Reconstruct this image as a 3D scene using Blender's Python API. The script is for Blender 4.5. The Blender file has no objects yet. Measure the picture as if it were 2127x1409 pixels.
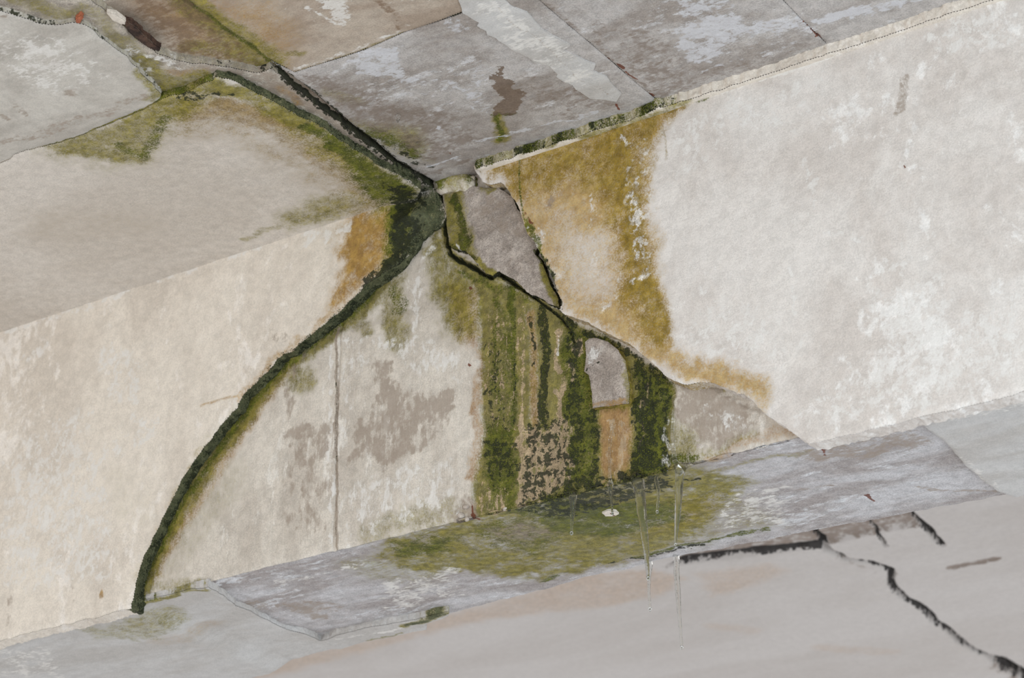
import bpy, math, mathutils
import mathutils.geometry
import numpy as np
from mathutils import Matrix, Vector

# ------------------------------------------------------------------ camera
W, H, F = 2127.0, 1409.0, 5000.0
CX, CY = W / 2, H / 2
vx = np.array([-7258.0 - CX, 3089.0 - CY])                 # the beam's vanishing point
AX = -np.array([vx[0], vx[1], F]); AX /= np.linalg.norm(AX)
AZ = np.array([0.0, -F * F / vx[1], F]); AZ /= np.linalg.norm(AZ)
AY = np.cross(AZ, AX)
ROT = np.stack([AX, AY, AZ], 1)                            # world -> camera (x right, y down, z forward)
d0 = ROT.T @ np.array([1063.5 - CX, 1056.0 - CY, F])
CAM = -d0 / np.linalg.norm(d0) * 4.0                       # beam's lower front arris is 4 m away

scene = bpy.context.scene
cd = bpy.data.cameras.new('camera'); cam = bpy.data.objects.new('camera', cd)
scene.collection.objects.link(cam); scene.camera = cam
cd.sensor_fit = 'HORIZONTAL'; cd.sensor_width = 36.0; cd.lens = F * 36.0 / W
M = np.eye(4); M[:3, 0] = ROT.T @ np.array([1, 0, 0]); M[:3, 1] = ROT.T @ np.array([0, -1, 0])
M[:3, 2] = ROT.T @ np.array([0, 0, -1]); M[:3, 3] = CAM
cam.matrix_world = Matrix(M.tolist())
cd.clip_start = 0.05; cd.clip_end = 100
cd.dof.use_dof = True; cd.dof.focus_distance = 4.02; cd.dof.aperture_fstop = 6.3

# ------------------------------------------------------------------ light
world = bpy.data.worlds.new('world'); scene.world = world; world.use_nodes = True
bg = world.node_tree.nodes['Background']
bg.inputs[0].default_value = (0.95, 0.97, 1.0, 1); bg.inputs[1].default_value = 1.30

def area(name, loc, target, sx, sy, power, col):
    l = bpy.data.lights.new(name, 'AREA'); l.shape = 'RECTANGLE'; l.size = sx; l.size_y = sy
    l.energy = power; l.color = col
    o = bpy.data.objects.new(name, l); scene.collection.objects.link(o)
    o.location = loc
    o.rotation_euler = (Vector(target) - Vector(loc)).to_track_quat('-Z', 'Y').to_euler()
    return o
area('daylight_opening', (3.3, -1.7, -1.1), (1.5, 0, 0.25), 1.8, 2.2, 78, (0.72, 0.87, 1.0))
area('daylight_doorway', (-3.4, -5.2, -1.2), (-0.5, 0, 0.2), 3.2, 2.6, 45, (1.0, 0.94, 0.86))
scene.view_settings.view_transform = 'Standard'; scene.view_settings.look = 'None'
scene.view_settings.gamma = 1.0; scene.view_settings.use_curve_mapping = False
scene.view_settings.exposure = -0.10

# ------------------------------------------------------------------ dimensions
HS = 0.657          # slab underside above the beam's soffit
PXM = 0.0008        # metres for one pixel of tracing at the beam

def at(p, axis, val):
    r = ROT.T @ np.array([p[0] - CX, p[1] - CY, F])
    return CAM + r * ((val - CAM[axis]) / r[axis])
def trace(pts, axis, val):
    """traced points -> metres in the surface they lie on (axis 1: x,z ; axis 2: x,y)"""
    k = [0, 2] if axis == 1 else [0, 1]
    return np.array([at(p, axis, val)[k] for p in pts])

# ------------------------------------------------------------------ numeric noise
def _hash(i, j, s):
    n = (i.astype(np.int64) * 374761393 + j.astype(np.int64) * 668265263 + s * 974711) & 0x7fffffff
    n = ((n ^ (n >> 13)) * 1274126177) & 0x7fffffff
    return ((n ^ (n >> 16)) & 0xffff) / 65535.0
def vnoise(u, v, s=0):
    iu = np.floor(u); iv = np.floor(v); fu = u - iu; fv = v - iv
    fu = fu * fu * (3 - 2 * fu); fv = fv * fv * (3 - 2 * fv)
    a = _hash(iu, iv, s); b = _hash(iu + 1, iv, s); c = _hash(iu, iv + 1, s); d = _hash(iu + 1, iv + 1, s)
    return (a * (1 - fu) + b * fu) * (1 - fv) + (c * (1 - fu) + d * fu) * fv
def fbm(u, v, scale, octv=4, s=0):
    t = 0; a = 0.5; tot = 0
    for k in range(octv):
        t = t + a * vnoise(u * scale + 17.3 * k, v * scale - 9.1 * k, s + k); tot += a
        a *= 0.5; scale *= 2.03
    return t / tot * 2 - 1
def sstep(a, b, x):
    t = np.clip((x - a) / (b - a), 0, 1); return t * t * (3 - 2 * t)

def seg_dist(u, v, P, closed=False):
    d = np.full(u.shape, 1e9)
    n = len(P) if closed else len(P) - 1
    for i in range(n):
        a = P[i]; b = P[(i + 1) % len(P)]; e = b - a; L = e @ e + 1e-12
        t = np.clip(((u - a[0]) * e[0] + (v - a[1]) * e[1]) / L, 0, 1)
        d = np.minimum(d, (u - a[0] - t * e[0]) ** 2 + (v - a[1] - t * e[1]) ** 2)
    return np.sqrt(d)
def inside(u, v, P):
    c = np.zeros(u.shape, bool)
    for i in range(len(P)):
        a = P[i]; b = P[i - 1]
        if a[1] == b[1]: continue
        c ^= ((a[1] > v) != (b[1] > v)) & (u < (b[0] - a[0]) * (v - a[1]) / (b[1] - a[1]) + a[0])
    return c

CH = ['olive', 'ochre', 'green', 'lichen', 'black', 'grey', 'tan', 'white', 'rust', 'wet']
def blank(n): return {c: np.zeros(n) for c in CH}
def paint(ch, u, v, ops, to2d, seed=0):
    """stain maps: ops = (channel, 'line'|'poly', traced points, width or softness, strength[, ragged[, surface]])"""
    wu = fbm(u, v, 28, 4, seed + 50); wv = fbm(u, v, 28, 4, seed + 70)
    xu = fbm(u, v, 120, 3, seed + 90); xv = fbm(u, v, 120, 3, seed + 95)
    for op in ops:
        c, kind, pts, w, st = op[:5]
        rag = op[5] if len(op) > 5 else 0.5
        P = to2d(pts, op[6]) if len(op) > 6 else to2d(pts)
        w = w * PXM * (1.5 if c in ('olive', 'ochre') else 1.15); m = w * 1.6 + 0.02
        lo = P.min(0) - m; hi = P.max(0) + m
        k = np.where((u > lo[0]) & (u < hi[0]) & (v > lo[1]) & (v < hi[1]))[0]
        if not len(k): continue
        uu = u[k] + wu[k] * rag * 0.03 + xu[k] * (0.002 + 0.008 * rag) * (w > 0.004); vv = v[k] + wv[k] * rag * 0.03 + xv[k] * (0.002 + 0.008 * rag) * (w > 0.004)
        if kind == 'line':
            f = 1 - sstep(0.25, 1.0, seg_dist(uu, vv, P) / w)
        else:
            d = seg_dist(uu, vv, P, True); d[inside(uu, vv, P)] *= -1
            f = 1 - sstep(-1, 1, d / w)
        if kind == 'poly' or w > 0.006: f = f * np.clip(1 + 0.55 * rag * wu[k] + 0.45 * rag * fbm(u[k], v[k], 90, 3, seed + 11), 0, 1.25)
        f = np.clip(f * abs(st), 0, 1.4)
        if st >= 0: ch[c][k] = np.maximum(ch[c][k], f)
        else: ch[c][k] = ch[c][k] * np.clip(1 - f, 0, 1)
    return ch

# ------------------------------------------------------------------ materials
def srgb(r, g, b):
    f = lambda c: ((c / 255 + 0.055) / 1.055) ** 2.4 if c > 10 else c / 255 / 12.92
    return (f(r), f(g), f(b), 1)
class NT:
    def __init__(s, name):
        s.m = bpy.data.materials.new(name); s.m.use_nodes = True; s.t = s.m.node_tree
        s.b = s.t.nodes['Principled BSDF']
    def n(s, typ, **kw):
        x = s.t.nodes.new(typ)
        for k, val in kw.items(): setattr(x, k, val)
        return x
    def link(s, a, b): s.t.links.new(a, b)
    def put(s, sock, val):
        if hasattr(val, 'is_output') or hasattr(val, 'links'): s.link(val, sock)
        else: sock.default_value = val
    def math(s, op, a, b=0.0, clamp=False):
        x = s.n('ShaderNodeMath', operation=op, use_clamp=clamp); s.put(x.inputs[0], a); s.put(x.inputs[1], b); return x.outputs[0]
    def noise(s, vec, scale, detail=5, rough=0.6, dist=0.0):
        x = s.n('ShaderNodeTexNoise'); s.link(vec, x.inputs['Vector'])
        x.inputs['Scale'].default_value = scale; x.inputs['Detail'].default_value = detail
        x.inputs['Roughness'].default_value = rough; x.inputs['Distortion'].default_value = dist
        return x.outputs['Fac']
    def ramp(s, x, lo, hi, a=0.0, b=1.0):
        r = s.n('ShaderNodeMapRange', interpolation_type='SMOOTHSTEP'); s.put(r.inputs[0], x)
        for i, val in ((1, lo), (2, hi), (3, a), (4, b)): s.put(r.inputs[i], val)
        return r.outputs[0]
    def mix(s, f, a, b, mode='MIX'):
        x = s.n('ShaderNodeMix', data_type='RGBA', blend_type=mode); s.put(x.inputs[0], f); s.put(x.inputs[6], a); s.put(x.inputs[7], b)
        return x.outputs[2]
    def attr(s, name):
        return s.n('ShaderNodeAttribute', attribute_name=name).outputs['Fac']

DEFCOL = dict(olive=(srgb(148, 136, 54), srgb(104, 96, 22)), ochre=(srgb(180, 142, 68), srgb(136, 96, 22)),
              green=(srgb(114, 116, 24), srgb(62, 70, 10)), lichen=(srgb(106, 108, 82), srgb(58, 64, 44)), black=(srgb(46, 50, 22), srgb(20, 24, 10)),
              grey=(srgb(162, 147, 132), srgb(140, 125, 110)), tan=(srgb(186, 164, 134), srgb(160, 138, 108)), white=(srgb(230, 226, 219), srgb(214, 209, 202)),
              rust=(srgb(126, 66, 38), srgb(90, 44, 26)))
def surface(name, base, base2, stretch=(1, 1, 1), bscale=7.0, bsoft=(0.40, 0.62), bump=0.35, cols=None, speck=0.5, fleck=0.0, fleckcol=None, brush=None):
    t = NT(name); C = dict(DEFCOL); C.update(cols or {})
    co = t.n('ShaderNodeTexCoord').outputs['Object']
    mp = t.n('ShaderNodeMapping'); t.link(co, mp.inputs[0]); mp.inputs['Scale'].default_value = stretch
    st = mp.outputs[0]
    big = t.noise(st, bscale, 6, 0.66, 0.4)
    mid = t.noise(co, 55, 4, 0.65)
    fine = t.noise(co, 330, 2, 0.6)
    grain = t.noise(co, 800, 1, 0.5)
    stk = t.noise(st, 120, 3, 0.7)
    col = t.mix(t.ramp(big, bsoft[0], bsoft[1]), base, base2)
    if fleck > 0:
        fn = t.math('ADD', t.math('MULTIPLY', t.noise(st, bscale * 0.9, 7, 0.74, 0.5), 0.62), t.math('MULTIPLY', t.noise(st, bscale * 6, 5, 0.7, 0.3), 0.38))
        fl = t.ramp(fn, 0.575 - fleck * 0.08, 0.635 - fleck * 0.07)
        col = t.mix(t.math('MULTIPLY', fl, 0.8), col, fleckcol or srgb(226, 222, 215))
    tone = t.math('ADD', t.math('MULTIPLY', mid, 0.35), t.math('ADD', t.math('MULTIPLY', fine, 0.35), t.math('MULTIPLY', grain, 0.3)))
    col = t.mix(speck, col, t.ramp(tone, 0.38, 0.62, 0.66, 1.28), 'MULTIPLY')
    # (channel, noise, amplitude, softness, opacity)
    mossn = t.ramp(t.math('ADD', t.math('MULTIPLY', fine, 0.5), t.math('ADD', t.math('MULTIPLY', stk, 0.25), t.math('MULTIPLY', grain, 0.25))), 0.34, 0.66)
    stk2 = t.ramp(t.math('ADD', t.math('MULTIPLY', stk, 0.7), t.math('MULTIPLY', fine, 0.3)), 0.28, 0.72)
    tot = None
    fac = {}
    cloud = t.ramp(t.math('ADD', t.math('MULTIPLY', t.noise(co, 34, 5, 0.72, 0.3), 0.6), t.math('MULTIPLY', stk, 0.4)), 0.32, 0.68)
    clump = t.ramp(t.noise(co, 78, 5, 0.70), 0.32, 0.68)
    for c, nz, amp, soft, op in (('ochre', mossn, 0.5, 0.50, 0.92), ('olive', mossn, 0.6, 0.48, 0.94), ('green', mossn, 0.9, 0.36, 0.92), ('lichen', mossn, 1.0, 0.34, 0.9),
                                 ('grey', cloud, 1.1, 0.34, 0.75), ('tan', stk2, 1.3, 0.12, 0.9), ('black', clump, 1.25, 0.14, 0.93), ('white', cloud, 1.3, 0.26, 0.78), ('rust', mid, 1.2, 0.12, 0.9)):
        m = t.attr(c)
        k = t.math('MULTIPLY', m, 3.0, True)
        x = t.math('ADD', m, t.math('MULTIPLY', t.math('MULTIPLY', t.math('SUBTRACT', nz, 0.5), amp), k))
        f = t.math('MULTIPLY', t.ramp(x, 0.5 - soft, 0.5 + soft), op)
        cc = t.mix(t.ramp(t.math('ADD', t.math('MULTIPLY', mid, 0.5), t.math('MULTIPLY', fine, 0.5)), 0.36, 0.62), C[c][0], C[c][1])
        col = t.mix(f, col, cc); fac[c] = f
    wet = t.attr('wet')
    gro = t.math('MAXIMUM', t.math('MAXIMUM', fac['olive'], fac['green']), t.math('MAXIMUM', t.math('MULTIPLY', fac['ochre'], 0.5), fac['lichen']))
    gr2 = t.math('ADD', t.math('MULTIPLY', fine, 0.5), t.math('ADD', t.math('MULTIPLY', grain, 0.3), t.math('MULTIPLY', clump, 0.12)))
    col = t.mix(gro, col, t.ramp(gr2, 0.36, 0.60, 0.58, 1.48), 'MULTIPLY')
    t.link(col, t.b.inputs['Base Color'])
    rg = t.math('SUBTRACT', 0.88, t.math('MULTIPLY', t.math('MULTIPLY', wet, t.ramp(fine, 0.35, 0.65)), 0.62))
    t.link(rg, t.b.inputs['Roughness'])
    t.b.inputs['Specular IOR Level'].default_value = 0.35
    bm = t.n('ShaderNodeBump'); bm.inputs['Strength'].default_value = bump; bm.inputs['Distance'].default_value = 0.004
    mossh = t.math('MULTIPLY', t.math('ADD', fac['green'], t.math('MULTIPLY', fac['black'], 0.6)), t.math('MULTIPLY', fine, 0.9))
    h = t.math('ADD', t.math('MULTIPLY', fine, 0.35), t.math('ADD', t.math('MULTIPLY', grain, 0.18), t.math('MULTIPLY', mid, 0.6)))
    h = t.math('ADD', h, t.math('ADD', mossh, t.math('MULTIPLY', fac['white'], 0.25)))
    if brush:
        mp2 = t.n('ShaderNodeMapping'); t.link(co, mp2.inputs[0]); mp2.inputs['Rotation'].default_value = brush[0]; mp2.inputs['Scale'].default_value = brush[1]
        h = t.math('ADD', h, t.math('MULTIPLY', t.noise(mp2.outputs[0], 60, 3, 0.6, 0.6), brush[2]))
    t.link(h, bm.inputs['Height']); t.link(bm.outputs[0], t.b.inputs['Normal'])
    return t.m

MAT = {}
MAT['plaster'] = surface('cream_plaster', srgb(220, 210, 196), srgb(206, 195, 181), (1, 1, 0.6), 5.0, bump=0.40, speck=0.40, fleck=0.58, fleckcol=srgb(232, 224, 214),
                         brush=((0, 0.5, 0), (3.0, 1, 0.8), 0.45),
                         cols=dict(ochre=(srgb(182, 142, 56), srgb(132, 94, 12))))
MAT['plaster_right'] = surface('white_plaster', srgb(216, 209, 201), srgb(203, 194, 185), (1, 1, 0.8), 5.0, bump=0.32, speck=0.36, fleck=0.42, fleckcol=srgb(232, 228, 222),
                         brush=((0, 0.35, 0), (0.7, 1, 2.4), 0.5),
                         cols=dict(ochre=(srgb(192, 164, 108), srgb(160, 126, 66)), olive=(srgb(152, 128, 50), srgb(120, 96, 22))))
MAT['plaster_ceiling'] = surface('ceiling_plaster', srgb(206, 197, 186), srgb(196, 186, 174), (0.7, 1, 1), 4.0, bump=0.5, speck=0.45,
                         brush=((0, 0, 0.5), (2.5, 0.7, 1), 0.45),
                         cols=dict(ochre=(srgb(168, 142, 88), srgb(114, 90, 38))))
MAT['plaster_ceiling2'] = surface('ceiling_plaster_grey', srgb(196, 190, 180), srgb(174, 167, 157), (0.7, 1.4, 1), 6.0, bump=0.30, speck=0.35)
MAT['plaster_soffit'] = surface('soffit_plaster', srgb(194, 191, 187), srgb(182, 177, 171), (0.5, 1.6, 1), 6.0, bump=0.40, speck=0.35)
MAT['concrete'] = surface('stained_concrete', srgb(208, 199, 186), srgb(190, 180, 167), (1, 1, 0.35), 8.0, bump=0.5, speck=0.5, fleck=0.35, fleckcol=srgb(224, 218, 208),
                         brush=((0, 0.06, 0), (5, 1, 0.5), 0.7), cols=dict(ochre=(srgb(176, 138, 82), srgb(132, 92, 40)), olive=(srgb(142, 130, 54), srgb(94, 86, 24))))
MAT['soffit'] = surface('grey_soffit_concrete', srgb(192, 189, 189), srgb(160, 152, 148), (0.5, 1.5, 1), 8.0, (0.38, 0.62), bump=0.6, speck=0.75, fleck=0.42, fleckcol=srgb(210, 210, 211))
MAT['slab'] = surface('grey_slab_concrete', srgb(180, 174, 169), srgb(152, 143, 135), (0.6, 1.3, 1), 7.0, bump=0.6, speck=0.7, fleck=0.30, fleckcol=srgb(205, 203, 203),
                      cols=dict(white=(srgb(212, 211, 213), srgb(194, 193, 196)), grey=(srgb(140, 126, 114), srgb(112, 97, 84)), tan=(srgb(124, 106, 90), srgb(100, 82, 66))))
MAT['slab_brown'] = surface('brown_slab_concrete', srgb(182, 168, 152), srgb(160, 143, 126), (0.6, 1.3, 1), 7.0, bump=0.5, speck=0.5, fleck=0.2,
                      cols=dict(grey=(srgb(132, 108, 84), srgb(112, 88, 66))))
MAT['mortar'] = surface('grey_mortar', srgb(178, 166, 155), srgb(150, 138, 127), (1, 1, 1), 28.0, bump=1.3, speck=1.0)
MAT['rough'] = surface('rough_grey_concrete', srgb(186, 176, 162), srgb(150, 140, 128), (1, 1, 1), 25.0, bump=1.0, speck=0.9)
MAT['far'] = surface('far_ceiling_plaster', srgb(202, 196, 191), srgb(194, 187, 181), (0.5, 1.3, 1), 1.6, bump=0.2, speck=0.2,
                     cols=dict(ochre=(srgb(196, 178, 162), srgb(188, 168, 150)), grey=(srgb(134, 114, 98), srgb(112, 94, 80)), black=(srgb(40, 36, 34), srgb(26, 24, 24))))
MAT['wood'] = surface('dark_rotten_wood', srgb(84, 62, 50), srgb(48, 34, 28), (1, 1, 1), 60.0, bump=1.0, speck=0.9)
MAT['brick'] = surface('red_brick', srgb(170, 100, 70), srgb(150, 84, 60), (1, 1, 1), 60.0, bump=0.8, speck=0.8)
MAT['stone'] = surface('pale_stone', srgb(196, 186, 174), srgb(170, 158, 146), (1, 1, 1), 30.0, bump=0.6, speck=0.6)
def floor_material():
    t = NT('dusty_floor'); co = t.n('ShaderNodeTexCoord').outputs['Object']
    t.link(t.mix(t.noise(co, 1.5, 3), srgb(232, 231, 231), srgb(220, 219, 219)), t.b.inputs['Base Color']); t.b.inputs['Roughness'].default_value = 0.9
    return t.m
MAT['floor'] = floor_material()

def ice_material():
    t = NT('clear_ice'); b = t.b
    b.inputs['Base Color'].default_value = (0.97, 0.98, 0.96, 1); b.inputs['Transmission Weight'].default_value = 1.0
    b.inputs['IOR'].default_value = 1.31; b.inputs['Roughness'].default_value = 0.04
    co = t.n('ShaderNodeTexCoord').outputs['Object']
    bm = t.n('ShaderNodeBump'); bm.inputs['Strength'].default_value = 0.35; bm.inputs['Distance'].default_value = 0.002
    t.link(t.noise(co, 180, 3, 0.6), bm.inputs['Height']); t.link(bm.outputs[0], b.inputs['Normal'])
    return t.m
MAT['ice'] = ice_material()

# ------------------------------------------------------------------ mesh helpers
def link_mesh(name, verts, faces, mat, parent=None, ch=None, smooth=True):
    me = bpy.data.meshes.new(name)
    verts = np.asarray(verts, np.float32)
    if isinstance(faces, np.ndarray):
        nf, k = faces.shape
        me.vertices.add(len(verts)); me.vertices.foreach_set('co', verts.ravel())
        me.loops.add(nf * k); me.loops.foreach_set('vertex_index', faces.ravel().astype(np.int32))
        me.polygons.add(nf); me.polygons.foreach_set('loop_start', np.arange(0, nf * k, k, dtype=np.int32))
        me.update(calc_edges=True); me.validate()
    else:
        me.from_pydata(verts.tolist(), [], [list(map(int, f)) for f in faces]); me.update()
    if smooth: me.polygons.foreach_set('use_smooth', np.ones(len(me.polygons), bool))
    if ch:
        for c in CH:
            a = me.attributes.new(c, 'FLOAT', 'POINT')
            if len(ch[c]) == len(me.vertices): a.data.foreach_set('value', ch[c].astype(np.float32))
    me.materials.append(MAT[mat])
    o = bpy.data.objects.new(name, me); scene.collection.objects.link(o)
    if parent is not None: o.parent = parent
    return o
def tag(o, label, cat, group=None):
    o['label'] = label; o['category'] = cat
    if group: o['group'] = group
    return o
def empty(name, loc=(0, 0, 0)):
    o = bpy.data.objects.new(name, None); o.empty_display_size = 0.05; o.location = loc
    scene.collection.objects.link(o); return o

def resample(P, step):
    out = []
    for i in range(len(P)):
        a = P[i]; b = P[(i + 1) % len(P)]; n = max(1, int(np.linalg.norm(b - a) / step))
        out += [a + (b - a) * k / n for k in range(n)]
    return np.array(out)

def sheet(name, axis, px, t, base, mat, parent, res=0.003, jag=0.004, ops=(), thick=None, skirt=None, seed=0, world_poly=None, under=0.004, wob=0.0012, keep=None, plane=None):
    """a broken piece of render or concrete: traced outline, own thickness t in front of `base`, rough sides.
    axis 1: stands on the beam's face (towards -y); axis 2: hangs under a ceiling or soffit (towards -z)"""
    zp = (base - t) if plane is None else plane
    P = np.array(world_poly, float) if world_poly is not None else trace(px, axis, zp)
    B = resample(P, res * 0.7)
    if jag > 0:
        tn = np.roll(B, -1, 0) - np.roll(B, 1, 0); nn = np.stack([-tn[:, 1], tn[:, 0]], 1); nn /= np.linalg.norm(nn, axis=1)[:, None] + 1e-9
        j = fbm(B[:, 0], B[:, 1], 45, 4, seed + 3) * jag * 1.6 + fbm(B[:, 0], B[:, 1], 170, 2, seed + 9) * jag * 0.25
        B = B + nn * j[:, None]
    lo = B.min(0) - res; hi = B.max(0) + res
    gu = np.arange(lo[0], hi[0] + res, res); gv = np.arange(lo[1], hi[1] + res, res)
    A0 = B; A1 = np.roll(B, -1, 0); pu = []; pv = []
    for r, y in enumerate(gv):
        k = (A0[:, 1] > y) != (A1[:, 1] > y)
        xs_ = np.sort(A0[k, 0] + (y - A0[k, 1]) / (A1[k, 1] - A0[k, 1]) * (A1[k, 0] - A0[k, 0]))
        g = gu + (res * 0.5 if r % 2 else 0.0)
        g = g[np.searchsorted(xs_, g) % 2 == 1]; pu.append(g); pv.append(np.full(len(g), y))
    pu = np.concatenate(pu); pv = np.concatenate(pv)
    Bs = B[::2]
    def rim(uu, vv):
        o_ = np.empty(len(uu))
        for q in range(0, len(uu), 4000):
            o_[q:q + 4000] = np.sqrt(((uu[q:q + 4000, None] - Bs[None, :, 0]) ** 2 + (vv[q:q + 4000, None] - Bs[None, :, 1]) ** 2).min(1))
        return o_
    dd = rim(pu, pv); ok = dd > res * 0.6; pu = pu[ok]; pv = pv[ok]; nB = len(B)
    pts = [Vector(q) for q in np.concatenate([B, np.stack([pu, pv], 1)]).tolist()]
    cv_, _, cf_, *_ = mathutils.geometry.delaunay_2d_cdt(pts, [(q, (q + 1) % nB) for q in range(nB)], [], 1, 1e-7, False)
    uv = np.array([(q[0], q[1]) for q in cv_]); u = uv[:, 0]; v = uv[:, 1]
    Q = np.array([f for f in cf_ if len(f) == 3], np.int64)
    onb = (Q < nB) | (Q >= len(pts)); sel = onb.all(1)          # slivers spanning a notch of the outline are outside
    ku = u[Q[sel]].mean(1); kv = v[Q[sel]].mean(1)
    drop_ = np.zeros(len(Q), bool); drop_[sel] = ~inside(ku, kv, B); Q = Q[~drop_]
    ar = (u[Q[:, 1]] - u[Q[:, 0]]) * (v[Q[:, 2]] - v[Q[:, 0]]) - (u[Q[:, 2]] - u[Q[:, 0]]) * (v[Q[:, 1]] - v[Q[:, 0]])
    Q[ar < 0] = Q[ar < 0][:, ::-1]
    def height(uu, vv, d_):
        T_ = np.full(len(uu), float(t)) + fbm(uu, vv, 9, 4, seed + 21) * wob * 1.6 + fbm(uu, vv, 60, 3, seed + 23) * wob * 0.5
        T_ -= min(0.003, t * 0.3) * np.exp(-d_ / 0.003)
        return thick(uu, vv, d_, T_) if thick is not None else T_
    T = height(u, v, rim(u, v)); Tb = height(B[:, 0], B[:, 1], np.zeros(nB))
    area2 = (B[:, 0] * np.roll(B[:, 1], -1) - np.roll(B[:, 0], -1) * B[:, 1]).sum()
    # rough broken sides
    rows = 6; U = [u]; V = [v]; D = [T]; off = len(u); Fs = [Q]
    for k in range(rows + 1):
        f = k / rows; amp_ = 0.0 if k == 0 else 0.0030 * min(1.0, t / 0.012)
        U.append(B[:, 0] + fbm(B[:, 0] + f * 0.021, B[:, 1], 190, 3, seed + 31) * amp_); V.append(B[:, 1] + fbm(B[:, 0], B[:, 1] + f * 0.021, 190, 3, seed + 37) * amp_)
        D.append(Tb * (1 - f) - under * f)
        if k > 0:
            a = off + (k - 1) * nB; b = off + k * nB; e0 = np.arange(nB); e1 = (e0 + 1) % nB
            if area2 < 0: e0, e1 = e1, e0
            Fs.append(np.stack([a + e1, a + e0, b + e0], 1)); Fs.append(np.stack([a + e1, b + e0, b + e1], 1))
    U = np.concatenate(U); V = np.concatenate(V); D = np.concatenate(D); Fc = np.concatenate(Fs)
    ch = blank(len(U))
    to2d = lambda pts: trace(pts, axis, zp)
    if ops: paint(ch, U, V, ops, to2d, seed)
    if skirt:
        k = np.arange(off, len(U))
        global SKF; SKF = np.repeat(np.arange(rows + 1) / rows, nB)
        skirt(ch, k, U[k], V[k])
    if axis == 1: verts = np.stack([U, base - D, V], 1)
    else:
        verts = np.stack([U, V, base - D], 1); Fc = Fc[:, ::-1]
    return link_mesh(name, verts, Fc, mat, parent, ch)

def moss_skirt(green=0.8, black=0.35, olive=0.8, rng=None):
    def f(ch, k, u, v):
        w = np.ones(len(u))
        if rng is not None: w = rng(u, v)
        n = fbm(u, v, 40, 3, 5) * 0.35
        ch['green'][k] = np.clip(green + n, 0, 1) * w; ch['black'][k] = np.clip(black - n, 0, 1) * w; ch['olive'][k] = olive * w
    return f

# ================================================================== THE SETTING
def box(name, x0, x1, y0, y1, z0, z1, mat, parent=None):
    v = [(x, y, z) for x in (x0, x1) for y in (y0, y1) for z in (z0, z1)]
    f = [(0, 1, 3, 2), (4, 6, 7, 5), (0, 4, 5, 1), (2, 3, 7, 6), (0, 2, 6, 4), (1, 5, 7, 3)]
    return link_mesh(name, v, f, mat, parent, None, False)

floor = box('floor', -9, 9, -9, 9, -3.3, -3.1, 'floor'); floor['kind'] = 'structure'
ceiling = box('ceiling', -4.0, 4.0, -2.6, 0.2, HS + 0.075, HS + 0.32, 'slab'); ceiling['kind'] = 'structure'

CRU = [(559, 126), (586, 146), (630, 177), (681, 218), (734, 262), (785, 300), (829, 337), (867, 358), (891, 371)]     # dark crack, near lip
CRL = [(586, 163), (630, 201), (681, 238), (734, 279), (785, 317), (836, 354), (867, 371), (893, 388)]               # dark crack, far lip
RIDGE = [(1030, -5), (962, 27), (904, 49), (836, 71), (768, 100), (700, 124), (612, 153)]
GCR = [(559, 126), (545, 116), (528, 99), (494, 78), (460, 54), (439, 34), (409, 17), (372, -12), (330, -45)]
tz = lambda pts, z=HS: trace(pts, 2, z)
XJ = 0.322
XK = float(at((1697, 72), 2, HS)[0])
r = tz(RIDGE); cu = tz(CRU); gc = tz(GCR)
ry = r[0][1]
polyB = list(cu) + [(cu[-1][0] + 0.004, 0.03), (XJ - 0.0003, 0.03), (XJ - 0.0003, ry + 0.012)] + list(r + [0, 0.0004])
polyA2 = list(gc[::-1] + [0.001, 0]) + list((r - [0, 0.0004])[::-1]) + [(XJ - 0.0003, ry), (XJ - 0.0003, -1.5), (gc[-1][0], -1.5)]
polyA = list(gc - [0.0012, 0]) + [(gc[-1][0] - 0.0003, -1.5), (-3.2, -1.5), (-3.2, -0.2), (gc[0][0] - 0.03, -0.2)]
polyC = [(XJ + 0.0003, 0.03), (XK - 0.0003, 0.03), (XK - 0.0003, -1.5), (XJ + 0.0003, -1.5)]
BLK = lambda ch, k, u, v: ch['black'].__setitem__(k, 1.3)
polyD = [(XK + 0.0003, 0.03), (1.9, 0.03), (1.9, -1.5), (XK + 0.0003, -1.5)]
SB = 0.07
opsA = [('grey', 'poly', [(230, -60), (440, -30), (420, 30), (480, 80), (540, 135), (430, 130), (330, 95), (270, 40)], 40, 0.62, 0.6),
        ('grey', 'poly', [(300, 30), (420, 25), (450, 70), (400, 80), (330, 60)], 25, 0.8, 0.6),
        ('olive', 'line', [(360, -20), (440, 45), (500, 95), (556, 135)], 34, 0.75), ('olive', 'line', [(400, 100), (470, 100), (545, 130)], 30, 0.7),
        ('green', 'line', GCR, 9, 0.8, 0.2), ('ochre', 'poly', [(270, 0), (460, 0), (560, 130), (400, 125)], 40, 0.45), ('wet', 'poly', [(250, -20), (450, 0), (560, 140), (380, 120)], 30, 0.4)]
sheet('slab_panel', 2, None, SB - 0.012, HS + SB, 'slab_brown', ceiling, 0.0035, 0.0004, opsA, world_poly=polyA, seed=1, plane=HS + 0.012)
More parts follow.
